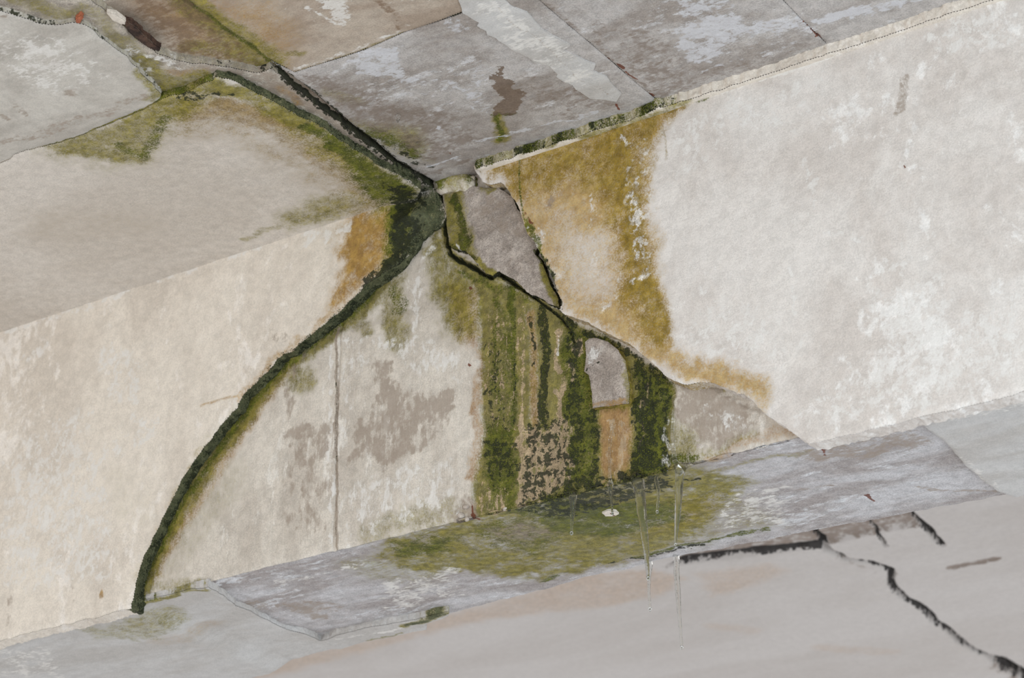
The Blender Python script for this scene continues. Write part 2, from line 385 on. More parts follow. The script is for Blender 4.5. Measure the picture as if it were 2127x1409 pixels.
opsA2 = [('olive', 'line', [(380, -20), (460, 45), (520, 85), (570, 130)], 30, 0.7), ('olive', 'line', [(560, 120), (590, 110), (625, 108)], 12, 0.55), ('green', 'line', GCR, 8, 0.75, 0.2),
         ('olive', 'line', RIDGE[3:], 6, 0.5, 0.2), ('ochre', 'poly', [(440, 0), (560, 0), (620, 60), (600, 140), (540, 100)], 40, 0.5),
         ('white', 'poly', [(600, -20), (660, 5), (700, 40), (720, 45), (730, -20)], 14, 0.75), ('white', 'line', [(610, 145), (700, 118), (836, 66)], 7, 0.45, 0.3),
         ('grey', 'line', [(780, -10), (830, 40), (828, 60)], 9, 0.5), ('white', 'line', [(640, 20), (690, 42), (712, 50)], 9, 0.6)]
sheet('slab_panel', 2, None, SB, HS + SB, 'slab_brown', ceiling, 0.0035, 0.0004, opsA2, world_poly=polyA2, seed=2)
opsB = [('grey', 'poly', [(600, 165), (700, 165), (800, 195), (930, 235), (1000, 285), (900, 335), (820, 300), (740, 250), (660, 200)], 40, 0.62, 0.7), ('grey', 'poly', [(1080, 150), (1180, 180), (1300, 215), (1180, 245), (1090, 220)], 40, 0.5, 0.7), ('olive', 'poly', [(735, 255), (800, 262), (870, 265), (890, 300), (885, 330), (850, 335), (800, 305)], 26, 0.8), ('green', 'line', [(770, 275), (830, 300), (870, 325)], 26, 0.75),
        ('black', 'line', [(790, 295), (850, 330), (885, 345)], 12, 0.45), ('olive', 'line', [(680, 195), (740, 210)], 22, 0.4), ('black', 'line', CRU, 7, 0.6, 0.2),
        ('tan', 'line', [(1040, 138), (1042, 165)], 8, 0.9), ('tan', 'poly', [(1020, 160), (1050, 155), (1082, 185), (1075, 215), (1062, 235), (1020, 240), (1040, 215), (1045, 190)], 7, 1.2, 0.6),
        ('green', 'line', [(1020, 240), (1045, 237), (1065, 235)], 6, 0.9), ('green', 'line', [(1035, 240), (1040, 260), (1045, 292)], 8, 0.9),
        ('olive', 'line', [(1035, 238), (1048, 295)], 16, 0.75),
        ('white', 'poly', [(712, 128), (745, 108), (790, 95), (838, 92), (840, 120), (835, 155), (790, 158), (752, 155), (735, 135)], 9, 0.72), ('white', 'line', [(830, 165), (880, 170), (980, 180)], 18, 0.42),
        ('white', 'poly', [(920, 40), (960, 35), (990, 60), (940, 70)], 20, 0.4), ('white', 'line', [(990, 292), (1060, 280), (1130, 262), (1240, 235)], 8, 0.55, 0.4), ('white', 'line', [(866, 352), (905, 340), (955, 324)], 3.5, 0.8, 0.1),
        ('grey', 'line', [(870, 366), (920, 352), (978, 335)], 10, 0.6), ('white', 'line', [(905, 262), (920, 275)], 7, 0.7),
        ('grey', 'poly', [(690, 195), (800, 200), (900, 225), (860, 260), (760, 255)], 40, 0.35), ('white', 'poly', [(1000, 100), (1020, 90), (1010, 250), (960, 220)], 25, 0.4),
        ('rust', 'line', [(1281, 215), (1285, 226)], 4, 0.8, 0.2), ('rust', 'line', [(935, 318), (938, 324)], 3, 0.7, 0.1), ('grey', 'line', [(1240, 60), (1300, 120), (1340, 170)], 26, 0.4), ('wet', 'poly', [(735, 255), (890, 280), (885, 345), (800, 310)], 20, 0.5)]
sheet('slab_panel', 2, None, SB, HS + SB, 'slab', ceiling, 0.0030, 0.0004, opsB, world_poly=polyB, seed=3, skirt=BLK)
opsC = [('grey', 'poly', [(1180, 20), (1300, 60), (1400, 60), (1420, 150), (1700, 90), (1500, 170), (1380, 205), (1300, 140)], 30, 0.45, 0.8), ('white', 'poly', [(1405, 60), (1440, 40), (1500, 28), (1560, 48), (1680, 35), (1720, 40), (1640, 65), (1560, 72), (1520, 80), (1480, 125), (1430, 130), (1410, 105)], 14, 0.8),
        ('white', 'poly', [(1400, -10), (1480, -20), (1530, 20), (1420, 40)], 20, 0.5),
        ('rust', 'line', [(1262, 122), (1274, 126)], 4.5, 0.95, 0.2), ('rust', 'line', [(1285, 136), (1297, 142)], 5, 0.95, 0.2), ('rust', 'line', [(1303, 150), (1325, 165)], 3.6, 0.9, 0.2),
        ('rust', 'line', [(1349, 196), (1358, 202)], 7, 1.0, 0.2), ('rust', 'line', [(1668, 44), (1674, 46)], 4, 0.9, 0.2), ('rust', 'line', [(1680, 50), (1690, 60), (1698, 72)], 5, 0.95, 0.2),
        ('grey', 'line', [(1140, 10), (1230, 85), (1300, 150), (1370, 205)], 9, 0.5), ('grey', 'line', [(1440, 170), (1600, 120), (1680, 95)], 12, 0.4), ('white', 'line', [(1430, 160), (1550, 120), (1670, 85)], 8, 0.45)]
sheet('slab_panel', 2, None, SB, HS + SB, 'slab', ceiling, 0.0035, 0.0004, opsC, world_poly=polyC, seed=4)
opsD = [('white', 'poly', [(1680, 40), (1760, 20), (1880, -5), (1990, -40), (1980, -5), (1800, 30), (1700, 50)], 9, 0.75), ('rust', 'line', [(1700, 68), (1708, 80)], 4, 0.8, 0.2)]
sheet('slab_panel', 2, None, SB, HS + SB, 'slab', ceiling, 0.0045, 0.0004, opsD, world_poly=polyD, seed=5)
# pale skim coat left on the slab
SK = [(940, -30), (962, 28), (985, 42), (996, 48), (992, 55), (1010, 65), (1012, 72), (1030, 80), (1036, 86), (1068, 107), (1098, 120), (1112, 133), (1140, 138), (1158, 155), (1155, 160), (1172, 172),
      (1190, 178), (1195, 186), (1225, 205), (1280, 212), (1290, 195), (1268, 172), (1262, 160), (1250, 155), (1232, 148), (1236, 135), (1195, 115), (1170, 105), (1185, 95), (1165, 85), (1124, 60), (1112, 45), (1094, 25), (1060, 12), (1040, -10), (1010, -40)]
sheet('skim_coat', 2, SK, 0.0022, HS, 'plaster_soffit', ceiling, 0.003, 0.0015, [('white', 'poly', [(960, 0), (1040, 0), (1180, 100), (1260, 180), (1200, 190), (1050, 85)], 20, 0.4),
      ('grey', 'line', [(1035, 15), (1060, 45), (1095, 65), (1110, 80), (1140, 100), (1170, 130), (1205, 165), (1265, 195)], 1.6, 0.9, 0.25)], seed=6, wob=0.0002)
# older layers on the left
L1 = [(60, -140), (160, -28), (200, 10), (236, 36), (262, 62), (290, 88), (325, 112), (345, 119), (400, 132), (430, 133), (470, 141), (530, 153), (562, 147)] + CRL
l1 = trace(L1, 2, HS - 0.004)
polyL1 = list(l1) + [(l1[-1][0], 0.02), (-3.2, 0.02), (-3.2, l1[0][1])]
def l1skirt(ch, k, u, v):
    ch['black'][k] = 0.22 + 0.3 * fbm(u, v, 30, 3, 4) + 1.1 * (seg_dist(u, v, trace(CRL, 2, HS - 0.004)) < 0.012); ch['olive'][k] = 0.25
opsL1 = [('olive', 'line', [(290, 120), (330, 160), (360, 180), (420, 160)], 30, 0.7), ('olive', 'line', [(200, 30), (240, 70), (290, 110)], 22, 0.45), ('white', 'line', [(262, 95), (310, 115), (380, 140)], 14, 0.6), ('grey', 'poly', [(400, 132), (560, 150), (640, 215), (590, 200), (520, 165), (440, 150)], 12, 0.7),
         ('grey', 'line', [(600, 180), (700, 258), (800, 335), (870, 380)], 22, 0.8), ('ochre', 'line', [(590, 185), (620, 210)], 12, 0.7), ('black', 'line', CRL, 7, 0.6, 0.2), ('olive', 'line', [(40, 0), (140, 30), (170, 20)], 25, 0.5), ('lichen', 'line', [(780, 330), (850, 376), (892, 396)], 18, 0.95), ('black', 'line', [(850, 378), (892, 398)], 10, 0.7), ('white', 'line', [(230, 80), (290, 125), (330, 165)], 14, 0.5, 0.9), ('ochre', 'line', [(360, 150), (430, 150)], 18, 0.4)]
sheet('plaster_undercoat', 2, None, 0.054, HS + 0.05, 'rough', ceiling, 0.003, 0.003, opsL1, world_poly=polyL1, plane=HS - 0.004, seed=7, skirt=l1skirt, wob=0.0016)
L2 = [(-900, -200), (-300, -60), (-60, 10), (0, 24), (45, 36), (75, 49), (110, 54), (150, 51), (172, 54), (202, 72), (235, 102), (262, 120), (290, 152), (315, 174), (337, 197), (330, 232), (150, 315), (0, 380), (-300, 500), (-900, 790)]
opsL2 = [('grey', 'line', [(0, 300), (100, 275), (230, 232), (300, 200)], 18, 0.5), ('grey', 'poly', [(130, 185), (155, 185), (155, 200), (130, 198)], 8, 0.75, 0.3), ('grey', 'line', [(30, 220), (50, 240)], 12, 0.55), ('grey', 'line', [(0, 235), (20, 250)], 8, 0.5),
         ('grey', 'poly', [(75, 110), (130, 110), (150, 150), (90, 140)], 18, 0.42), ('white', 'poly', [(0, 60), (130, 70), (240, 160), (100, 200), (0, 160)], 50, 0.42), ('olive', 'line', [(290, 155), (330, 195), (310, 205)], 14, 0.6), ('grey', 'line', [(0, 30), (5, 28)], 10, 0.4)]
sheet('ceiling_plaster', 2, L2, 0.016, HS, 'plaster_ceiling2', ceiling, 0.0032, 0.003, opsL2, seed=8, skirt=l1skirt)
L3 = [(-900, 745), (-300, 470), (-100, 388), (0, 341), (51, 317), (102, 303), (153, 288), (204, 269), (245, 252), (272, 242), (307, 223), (341, 208), (392, 191), (426, 174), (450, 163), (477, 167), (511, 182), (545, 201),
      (579, 221), (613, 238), (647, 254), (681, 272), (720, 303), (751, 319), (775, 337), (812, 358), (853, 380), (872, 396), (868, 418), (730, 462), (400, 574), (0, 708), (-300, 812), (-900, 1018)]
opsL3 = [('ochre', 'line', [(400, 235), (500, 250), (620, 310), (720, 380), (790, 430)], 100, 0.42, 0.8), ('olive', 'line', [(640, 270), (740, 340), (800, 390)], 60, 0.55, 0.6), ('olive', 'poly', [(60, 320), (300, 225), (440, 180), (380, 260), (310, 350), (200, 350)], 40, 0.42, 0.9), ('olive', 'poly', [(90, 300), (245, 250), (345, 205), (450, 165), (480, 190), (430, 215), (372, 255), (340, 290), (308, 342), (262, 345), (190, 335), (120, 325)], 22, 0.72),
         ('green', 'line', [(240, 300), (290, 325), (320, 285), (350, 245)], 24, 0.5), ('olive', 'line', [(260, 250), (330, 215), (400, 190), (450, 172)], 14, 0.8), ('black', 'line', [(380, 205), (440, 190), (480, 195)], 18, 0.42),
         ('olive', 'line', [(440, 178), (520, 200), (600, 240), (680, 285), (740, 330), (800, 375), (850, 400)], 34, 0.85), ('ochre', 'line', [(400, 225), (460, 232), (520, 240), (600, 275), (680, 330), (740, 380), (790, 420)], 60, 0.62),
         ('ochre', 'line', [(450, 215), (530, 235), (600, 260)], 26, 0.85), ('green', 'line', [(640, 265), (720, 315), (790, 365), (850, 395)], 24, 0.85), ('green', 'poly', [(730, 325), (860, 390), (870, 415), (790, 430), (735, 375)], 30, 0.85),
         ('black', 'poly', [(800, 378), (868, 395), (866, 425), (820, 425)], 18, 0.8, 0.3), ('olive', 'poly', [(560, 455), (650, 410), (740, 400), (800, 425), (700, 458), (600, 480)], 26, 0.6), ('olive', 'line', [(500, 495), (600, 465), (700, 435)], 12, 0.45),
         ('ochre', 'poly', [(640, 300), (760, 340), (800, 400), (740, 420), (660, 360)], 40, 0.6), ('ochre', 'line', [(100, 470), (280, 460)], 90, 0.18), ('wet', 'poly', [(780, 370), (868, 395), (860, 420), (780, 410)], 12, 0.5)]
x_corner = at((450, 163), 2, HS - 0.021)[0]
def l3skirt(ch, k, u, v):
    right = sstep(x_corner - 0.03, x_corner + 0.01, u)
    n = fbm(u, v, 45, 3, 4)
    left = sstep(-0.72, -0.55, u) * (1 - right)
    ch['green'][k] = right * (0.3 + 0.5 * n) + left * np.clip(0.45 + 1.1 * n, 0, 1); ch['lichen'][k] = right * 0.95
    ch['black'][k] = right * np.clip(0.05 + 0.6 * SKF + 0.2 * n, 0, 1); ch['olive'][k] = np.maximum(right, left) * 0.9; ch['ochre'][k] = 0.4 * (1 - right)  # black grows with depth: shading of the broken side painted over its moss
sheet('ceiling_plaster', 2, L3, 0.021, HS, 'plaster_ceiling', ceiling, 0.0030, 0.0032, opsL3, seed=9, skirt=l3skirt)
# lip of ceiling plaster left in the corner over the right-hand plaster
xa = float(at((985, 350), 2, HS - 0.02)[0])
px_ = np.linspace(xa, 1.9, 400)
lip = [(x, -0.036 - 0.003 * vnoise(np.array([x * 16]), np.array([0.0]), 3)[0] - (0.012 if x < 0.33 else 0.004) * max(0, vnoise(np.array([x * 11]), np.array([5.0]), 4)[0])) for x in px_]
def lipskirt(ch, k, u, v):
    w = 1 - sstep(0.30, 0.42, u); n = fbm(u, v, 40, 4, 14)
    ch['olive'][k] = w * 0.6; ch['green'][k] = w * np.clip(0.40 + 1.3 * n, 0, 1); ch['black'][k] = w * np.clip(0.25 + 1.2 * n, 0, 1)
sheet('ceiling_plaster', 2, None, 0.020, HS, 'plaster', ceiling, 0.003, 0.003, [('olive', 'line', [(985, 340), (1100, 310), (1250, 270), (1420, 215)], 14, 0.7)], world_poly=lip + [(1.9, 0.0), (xa, 0.0)], seed=10, skirt=lipskirt)

# ------------------------------------------------------------------ the next bay's ceiling, beyond the beam
C2 = [(1672, 1092), (1685, 1105), (1710, 1131), (1725, 1145), (1755, 1162), (1800, 1170), (1840, 1180), (1853, 1192), (1850, 1217), (1870, 1235), (1890, 1250), (1925, 1270), (1940, 1290), (1970, 1310), (2000, 1335), (2030, 1352), (2060, 1365), (2085, 1390), (2150, 1425)]
C1 = [(1400, 1172), (1425, 1168), (1500, 1158), (1600, 1148), (1660, 1140), (1712, 1136)]
C3 = [(1790, 1075), (1803, 1088), (1820, 1105), (1828, 1118), (1842, 1135)]
C4 = [(1885, 1060), (1900, 1078), (1925, 1100), (1945, 1120), (1957, 1133)]
C5 = [(1978, 1180), (2010, 1172), (2065, 1161)]
BR = [(1380, 1178), (1500, 1160), (1712, 1134), (1740, 1128), (1800, 1112), (1860, 1098), (1905, 1094), (1890, 1062), (1750, 1060), (1500, 1110)]
WEDGE = [(2050, 1358), (2090, 1365), (2140, 1400), (2150, 1430), (2095, 1395)]
fz = lambda pts: trace(pts, 2, HS)
def far_thick(u, v, d, T):
    wu = u + fbm(u, v, 14, 2, 81) * 0.008; wv = v + fbm(u, v, 14, 2, 83) * 0.010
    for C, w, dep in ((C2, 0.011, 0.022), (C1, 0.016, 0.008), (C3, 0.004, 0.02), (C4, 0.010, 0.03), (C5, 0.005, 0.008)):
        q = seg_dist(wu, wv, fz(C)); T = T - dep * (1 - sstep(w * 0.5, w * 1.2, q))
    T = T - 0.012 * sstep(-0.006, 0.006, -np.where(inside(wu, wv, fz(BR)), -1, 1) * seg_dist(wu, wv, fz(BR), True))
    T = T - 0.04 * inside(wu, wv, fz(WEDGE))
    return T
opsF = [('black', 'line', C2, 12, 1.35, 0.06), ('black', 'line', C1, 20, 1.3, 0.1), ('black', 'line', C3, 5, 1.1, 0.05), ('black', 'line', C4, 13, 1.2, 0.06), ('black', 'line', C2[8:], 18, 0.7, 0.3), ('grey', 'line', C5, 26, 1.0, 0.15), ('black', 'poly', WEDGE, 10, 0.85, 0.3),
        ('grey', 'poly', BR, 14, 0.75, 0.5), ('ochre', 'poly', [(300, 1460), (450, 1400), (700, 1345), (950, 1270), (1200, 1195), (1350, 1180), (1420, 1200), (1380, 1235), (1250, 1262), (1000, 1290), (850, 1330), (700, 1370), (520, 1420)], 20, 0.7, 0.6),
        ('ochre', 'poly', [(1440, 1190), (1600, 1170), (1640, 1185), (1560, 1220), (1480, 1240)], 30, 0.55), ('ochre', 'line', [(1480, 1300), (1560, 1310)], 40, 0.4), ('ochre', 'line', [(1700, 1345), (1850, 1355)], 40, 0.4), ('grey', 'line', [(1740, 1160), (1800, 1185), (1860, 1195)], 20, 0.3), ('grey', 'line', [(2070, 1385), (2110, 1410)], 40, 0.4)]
farc = box('ceiling', -4.0, 4.0, 0.36, 5.4, HS + 0.055, HS + 0.32, 'far'); farc['kind'] = 'structure'
FX0, FX1, FY0, FY1 = -1.02, 0.06, 1.45, 3.65
unbevel = lambda u, v, d, T: T + 0.003 * np.exp(-d / 0.003)
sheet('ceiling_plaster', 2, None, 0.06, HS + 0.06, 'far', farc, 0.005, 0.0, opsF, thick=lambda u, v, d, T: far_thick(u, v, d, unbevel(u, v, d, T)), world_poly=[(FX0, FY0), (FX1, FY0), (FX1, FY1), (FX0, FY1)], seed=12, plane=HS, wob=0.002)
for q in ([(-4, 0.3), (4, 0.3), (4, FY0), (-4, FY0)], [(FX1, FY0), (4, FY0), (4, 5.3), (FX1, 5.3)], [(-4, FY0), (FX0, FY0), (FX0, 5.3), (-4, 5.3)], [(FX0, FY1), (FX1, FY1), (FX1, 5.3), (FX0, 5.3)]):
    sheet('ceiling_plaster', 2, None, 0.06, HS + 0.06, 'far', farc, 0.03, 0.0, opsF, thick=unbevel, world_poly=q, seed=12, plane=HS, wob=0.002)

# ================================================================== THE BEAM
beam = empty('concrete_beam', (0, 0.19, 0))
tag(beam, 'broken concrete beam with cream plaster, moss stains and a bare middle', 'beam')
fx = np.arange(-1.03, 0.98, 0.0026)
xs = np.concatenate([np.linspace(-3.6, -1.06, 40), fx, np.linspace(1.0, 3.6, 40)])
sf = np.concatenate([np.arange(-0.02, HS - 0.006, 0.0026), HS - np.array([0.006, 0.0045, 0.003, 0.0018, 0.0008, 0.0])])
ss = HS + np.concatenate([[0.0008, 0.0018, 0.003, 0.0045, 0.006], np.arange(0.0085, 0.38, 0.003), [0.380]])
ys_w = lambda x: np.interp(x, [-0.95, -0.75, -0.46, -0.10, 0.10, 0.32, 0.70, 1.0], [0.386, 0.386, 0.384, 0.356, 0.350, 0.364, 0.396, 0.398])
rowsS = np.concatenate([sf, ss]); nS = len(rowsS); nX = len(xs)
Xg, Sg = np.meshgrid(xs, rowsS); X = Xg.ravel(); S = Sg.ravel()
face = S <= HS + 1e-6
CRK = [(908, 385), (914, 410), (921, 450), (928, 500), (934, 528), (952, 540), (978, 551), (1005, 569), (1022, 577), (1036, 568), (1058, 584), (1085, 602), (1110, 618), (1140, 640), (1165, 660), (1185, 690), (1192, 712)]
to2 = lambda pts, sfc='f': (np.array([[q[0], HS - q[2]] for q in (at(p, 1, 0.0) for p in pts)]) if sfc == 'f' else np.array([[q[0], HS + q[1]] for q in (at(p, 2, 0.0) for p in pts)]))
opsK = [
 # bare middle of the face
 ('grey', 'poly', [(765, 765), (800, 745), (832, 790), (862, 835), (930, 795), (958, 850), (925, 905), (872, 935), (822, 975), (770, 960), (728, 965), (748, 900), (765, 870), (780, 810)], 14, 0.72, 0.9),
 ('grey', 'poly', [(588, 905), (640, 882), (695, 880), (693, 950), (640, 990), (605, 960)], 12, 0.62, 0.9), ('grey', 'poly', [(590, 960), (690, 960), (690, 1110), (600, 1110)], 30, 0.40, 0.9), ('grey', 'line', [(640, 700), (610, 790), (600, 880)], 18, 0.35),
 ('white', 'poly', [(710, 700), (880, 700), (980, 760), (960, 790), (860, 770), (800, 730), (730, 800), (740, 880), (715, 930)], 22, 0.45), ('white', 'poly', [(740, 990), (950, 960), (950, 1060), (720, 1120)], 40, 0.42), ('white', 'line', [(690, 720), (692, 900), (690, 1120)], 8, 0.5, 0.4),
 ('olive', 'line', [(797, 582), (764, 618), (731, 648), (700, 676), (650, 716), (605, 750), (575, 785), (545, 820), (520, 855), (480, 905), (453, 935), (419, 995), (385, 1046), (358, 1097), (337, 1135), (317, 1179), (300, 1217), (281, 1262)], 36, 0.95, 0.4), ('ochre', 'line', [(600, 765), (520, 870), (440, 985), (375, 1090), (320, 1190)], 34, 0.55), ('green', 'line', [(797, 582), (731, 648), (650, 716), (575, 785), (480, 905), (385, 1046), (317, 1179), (281, 1262)], 14, 0.7, 0.3),
 ('olive', 'line', [(600, 770), (640, 800)], 34, 0.6), ('olive', 'line', [(820, 590), (812, 640), (832, 712)], 36, 0.62), ('green', 'line', [(825, 600), (830, 640)], 26, 0.45), ('olive', 'line', [(745, 670), (765, 690)], 20, 0.6),
 ('white', 'line', [(895, 515), (872, 570), (858, 640), (870, 710)], 20, 0.55), ('olive', 'poly', [(885, 535), (938, 540), (992, 572), (1000, 700), (960, 720), (925, 690), (900, 610)], 20, 0.75), ('ochre', 'poly', [(930, 590), (996, 600), (998, 730), (960, 720), (940, 660)], 20, 0.75),
 ('ochre', 'line', [(1000, 740), (998, 880), (985, 990)], 12, 0.55), ('olive', 'line', [(760, 1110), (840, 1080), (940, 1060)], 30, 0.45), ('olive', 'line', [(300, 1230), (330, 1225), (420, 1205)], 12, 0.5), ('olive', 'line', [(330, 1190), (420, 1080), (480, 1000)], 70, 0.25),
 # the mossy, dripping part
 ('olive', 'poly', [(932, 528), (1030, 578), (1160, 652), (1250, 695), (1375, 775), (1405, 805), (1395, 1000), (1180, 1040), (1060, 1065), (975, 1092), (985, 1010), (1006, 900), (1000, 700), (990, 600)], 7, 1.0, 0.15),
 ('green', 'line', [(1062, 600), (1066, 720), (1064, 880)], 12, 0.85, 0.3), ('green', 'line', [(1032, 620), (1030, 760), (1040, 920)], 16, 0.55, 0.3), ('green', 'poly', [(1010, 880), (1075, 880), (1080, 1060), (1000, 1060)], 20, 0.7), ('green', 'poly', [(1160, 660), (1260, 700), (1235, 1000), (1160, 1010)], 20, 0.72),
 ('green', 'poly', [(1320, 760), (1395, 800), (1390, 990), (1310, 990)], 14, 0.85), ('black', 'line', [(1126, 640), (1135, 720), (1130, 800), (1125, 880)], 15, 0.85, 0.2), ('black', 'line', [(1105, 660), (1108, 760)], 7, 0.5, 0.2), ('black', 'line', [(1180, 680), (1195, 720), (1190, 790), (1200, 900), (1190, 980)], 24, 0.62, 0.4),
 ('black', 'poly', [(1005, 920), (1070, 920), (1080, 990), (1010, 1000)], 20, 0.55, 0.6), ('black', 'poly', [(1312, 740), (1345, 755), (1362, 830), (1368, 900), (1365, 990), (1312, 985), (1318, 880)], 14, 0.78, 0.5),
 ('black', 'line', [(1225, 860), (1240, 900), (1232, 990)], 18, 0.6, 0.5), ('black', 'line', [(1068, 720), (1068, 880)], 5, 0.5, 0.2), ('black', 'line', [(1370, 780), (1380, 860), (1390, 950)], 14, 0.6, 0.5), ('black', 'poly', [(1005, 700), (1050, 700), (1060, 900), (1010, 900)], 20, 0.30, 0.4), ('black', 'line', [(1165, 655), (1230, 700), (1320, 745), (1385, 800)], 12, 0.6, 0.4),
 ('tan', 'poly', [(1006, 630), (1096, 660), (1096, 900), (1008, 900)], 10, 0.27, 0.3), ('green', 'poly', [(1040, 640), (1072, 650), (1070, 900), (1045, 900)], 8, 0.55, 0.4), ('ochre', 'line', [(1105, 650), (1108, 760), (1112, 880)], 12, 0.8, 0.2), ('olive', 'line', [(1105, 650), (1108, 760), (1112, 880)], 12, -0.6, 0.2), ('tan', 'line', [(1088, 640), (1086, 740), (1086, 850)], 9, 0.42, 0.2), ('tan', 'line', [(1158, 690), (1152, 740), (1160, 770)], 9, 0.85, 0.3), ('tan', 'line', [(1165, 790), (1158, 860), (1148, 930)], 12, 0.85, 0.5),
 ('tan', 'poly', [(1082, 880), (1140, 900), (1150, 860), (1185, 900), (1185, 1010), (1130, 1035), (1085, 1040), (1075, 960)], 14, 0.85, 0.7), ('tan', 'line', [(1084, 860), (1080, 950), (1085, 1050)], 9, 0.8, 0.4), ('tan', 'poly', [(985, 1000), (1060, 1010), (1060, 1060), (985, 1080)], 20, 0.42, 0.8), ('black', 'poly', [(1085, 880), (1190, 860), (1190, 1015), (1085, 1030)], 20, 0.46, 0.9), ('black', 'line', [(1105, 880), (1100, 960), (1095, 1010)], 13, 0.72, 0.6), ('black', 'line', [(1140, 880), (1135, 920)], 12, 0.6, 0.6), ('black', 'line', [(1165, 950), (1160, 1000)], 10, 0.55, 0.6), ('black', 'line', [(1120, 960), (1118, 1010)], 10, 0.58, 0.6), ('green', 'line', [(1185, 960), (1185, 1015)], 12, 0.7), ('white', 'line', [(1158, 700), (1157, 735)], 6, 0.7, 0.2), ('tan', 'line', [(1180, 760), (1190, 790)], 16, 0.45), ('tan', 'poly', [(1185, 705), (1212, 705), (1212, 740), (1195, 745)], 8, 0.6),
 ('ochre', 'poly', [(1205, 695), (1300, 730), (1318, 850), (1315, 1000), (1245, 1005), (1240, 860), (1220, 850)], 9, 0.95, 0.3), ('green', 'poly', [(1245, 850), (1318, 850), (1312, 1000), (1250, 1000)], 8, -0.9, 0.2), ('black', 'poly', [(1245, 850), (1310, 850), (1305, 1000), (1250, 1000)], 8, -0.9, 0.2), ('olive', 'poly', [(1245, 850), (1312, 850), (1305, 1000), (1250, 1000)], 8, -0.85, 0.2),
 ('tan', 'line', [(1272, 880), (1266, 940), (1268, 1000)], 7, 0.55, 0.5), ('tan', 'line', [(1290, 880), (1288, 990)], 14, 0.5, 0.4), ('tan', 'line', [(1345, 800), (1340, 850)], 9, 0.55), ('tan', 'line', [(1330, 880), (1335, 920)], 8, 0.5),
 ('grey', 'poly', [(1405, 800), (1480, 800), (1560, 850), (1570, 890), (1520, 930), (1450, 900), (1410, 870)], 12, 0.75, 0.7), ('white', 'line', [(1470, 850), (1540, 880)], 22, 0.34, 0.9), ('olive', 'poly', [(1395, 880), (1450, 890), (1470, 960), (1400, 990)], 20, 0.6), ('green', 'line', [(1400, 960), (1450, 945)], 14, 0.6), ('ochre', 'line', [(1480, 950), (1560, 920), (1640, 900)], 16, 0.45), ('olive', 'line', [(1470, 935), (1560, 905)], 14, 0.45),
 ('olive', 'line', [(1420, 800), (1470, 800), (1500, 808)], 7, 0.8), ('black', 'line', [(1425, 803), (1452, 797), (1485, 798)], 4, 0.7, 0.1), ('white', 'line', [(1395, 850), (1400, 980)], 16, 0.3, 0.8),
 ('olive', 'line', CRK, 14, 0.95, 0.3), ('olive', 'poly', [(912, 455), (935, 530), (990, 565), (960, 580), (900, 560), (868, 520)], 16, 0.8, 0.6), ('green', 'line', [(960, 560), (1030, 590), (1090, 625)], 10, 0.5), ('black', 'line', CRK[:11], 7, 1.2, 0.12), ('black', 'line', CRK[10:], 4, 1.2, 0.1), ('grey', 'line', [(703, 685), (703, 800), (703, 960), (703, 1140)], 5, 1.3, 0.12), ('lichen', 'line', [(703, 690), (703, 960), (703, 1140)], 3, 0.7, 0.1), ('black', 'line', [(703, 800), (703, 960)], 3, 0.34, 0.15), ('grey', 'line', [(703, 820), (702, 950)], 9, 0.5, 0.4),
 ('rust', 'line', [(975, 1050), (978, 1075), (983, 1090)], 5, 0.9, 0.2), ('grey', 'poly', [(925, 1070), (955, 1030), (985, 1030), (985, 1090), (940, 1095)], 9, 0.7), ('rust', 'line', [(978, 598), (980, 600)], 4, 0.95, 0.05), ('rust', 'line', [(977, 760), (980, 762)], 4, 0.95, 0.05),
 # soffit
 ('olive', 'poly', [(700, 1175), (800, 1130), (980, 1080), (1000, 1180), (860, 1220), (760, 1205)], 30, 0.42, 0.9, 's'), ('olive', 'poly', [(1400, 1060), (1560, 1030), (1640, 1095), (1450, 1150)], 30, 0.42, 0.9, 's'), ('green', 'poly', [(980, 1095), (1080, 1075), (1200, 1120), (1120, 1160), (1000, 1140)], 24, 0.45, 0.9, 's'),
 ('olive', 'poly', [(770, 1140), (980, 1066), (1180, 1012), (1400, 960), (1480, 975), (1560, 1000), (1510, 1060), (1440, 1140), (1300, 1185), (1130, 1215), (960, 1195), (830, 1185)], 24, 0.85, 0.9, 's'), ('green', 'poly', [(800, 1140), (900, 1112), (960, 1110), (940, 1150), (840, 1160)], 22, 0.62, 0.8, 's'),
 ('green', 'poly', [(1050, 1062), (1180, 1035), (1300, 1050), (1400, 1040), (1420, 1080), (1300, 1125), (1180, 1110)], 26, 0.85, 0.8, 's'), ('black', 'poly', [(1060, 1060), (1180, 1015), (1400, 965), (1400, 1012), (1300, 1050), (1150, 1080)], 14, 0.66, 0.8, 's'), ('green', 'line', [(1330, 1170), (1420, 1150), (1520, 1122), (1600, 1105)], 12, 0.8, 0.5, 's'), ('black', 'line', [(1290, 1178), (1400, 1160), (1480, 1140)], 8, 0.6, 0.5, 's'),
 ('grey', 'poly', [(1000, 1100), (1100, 1090), (1180, 1110), (1100, 1130), (1020, 1125)], 16, 0.55, 0.6, 's'), ('ochre', 'poly', [(1330, 1040), (1500, 1020), (1480, 1090), (1340, 1130)], 26, 0.55, 0.6, 's'), ('white', 'poly', [(1480, 1040), (1640, 1000), (1640, 1090), (1500, 1110)], 26, 0.45, 0.8, 's'), ('white', 'poly', [(780, 1210), (960, 1180), (960, 1240), (800, 1270)], 24, 0.42, 0.8, 's'),
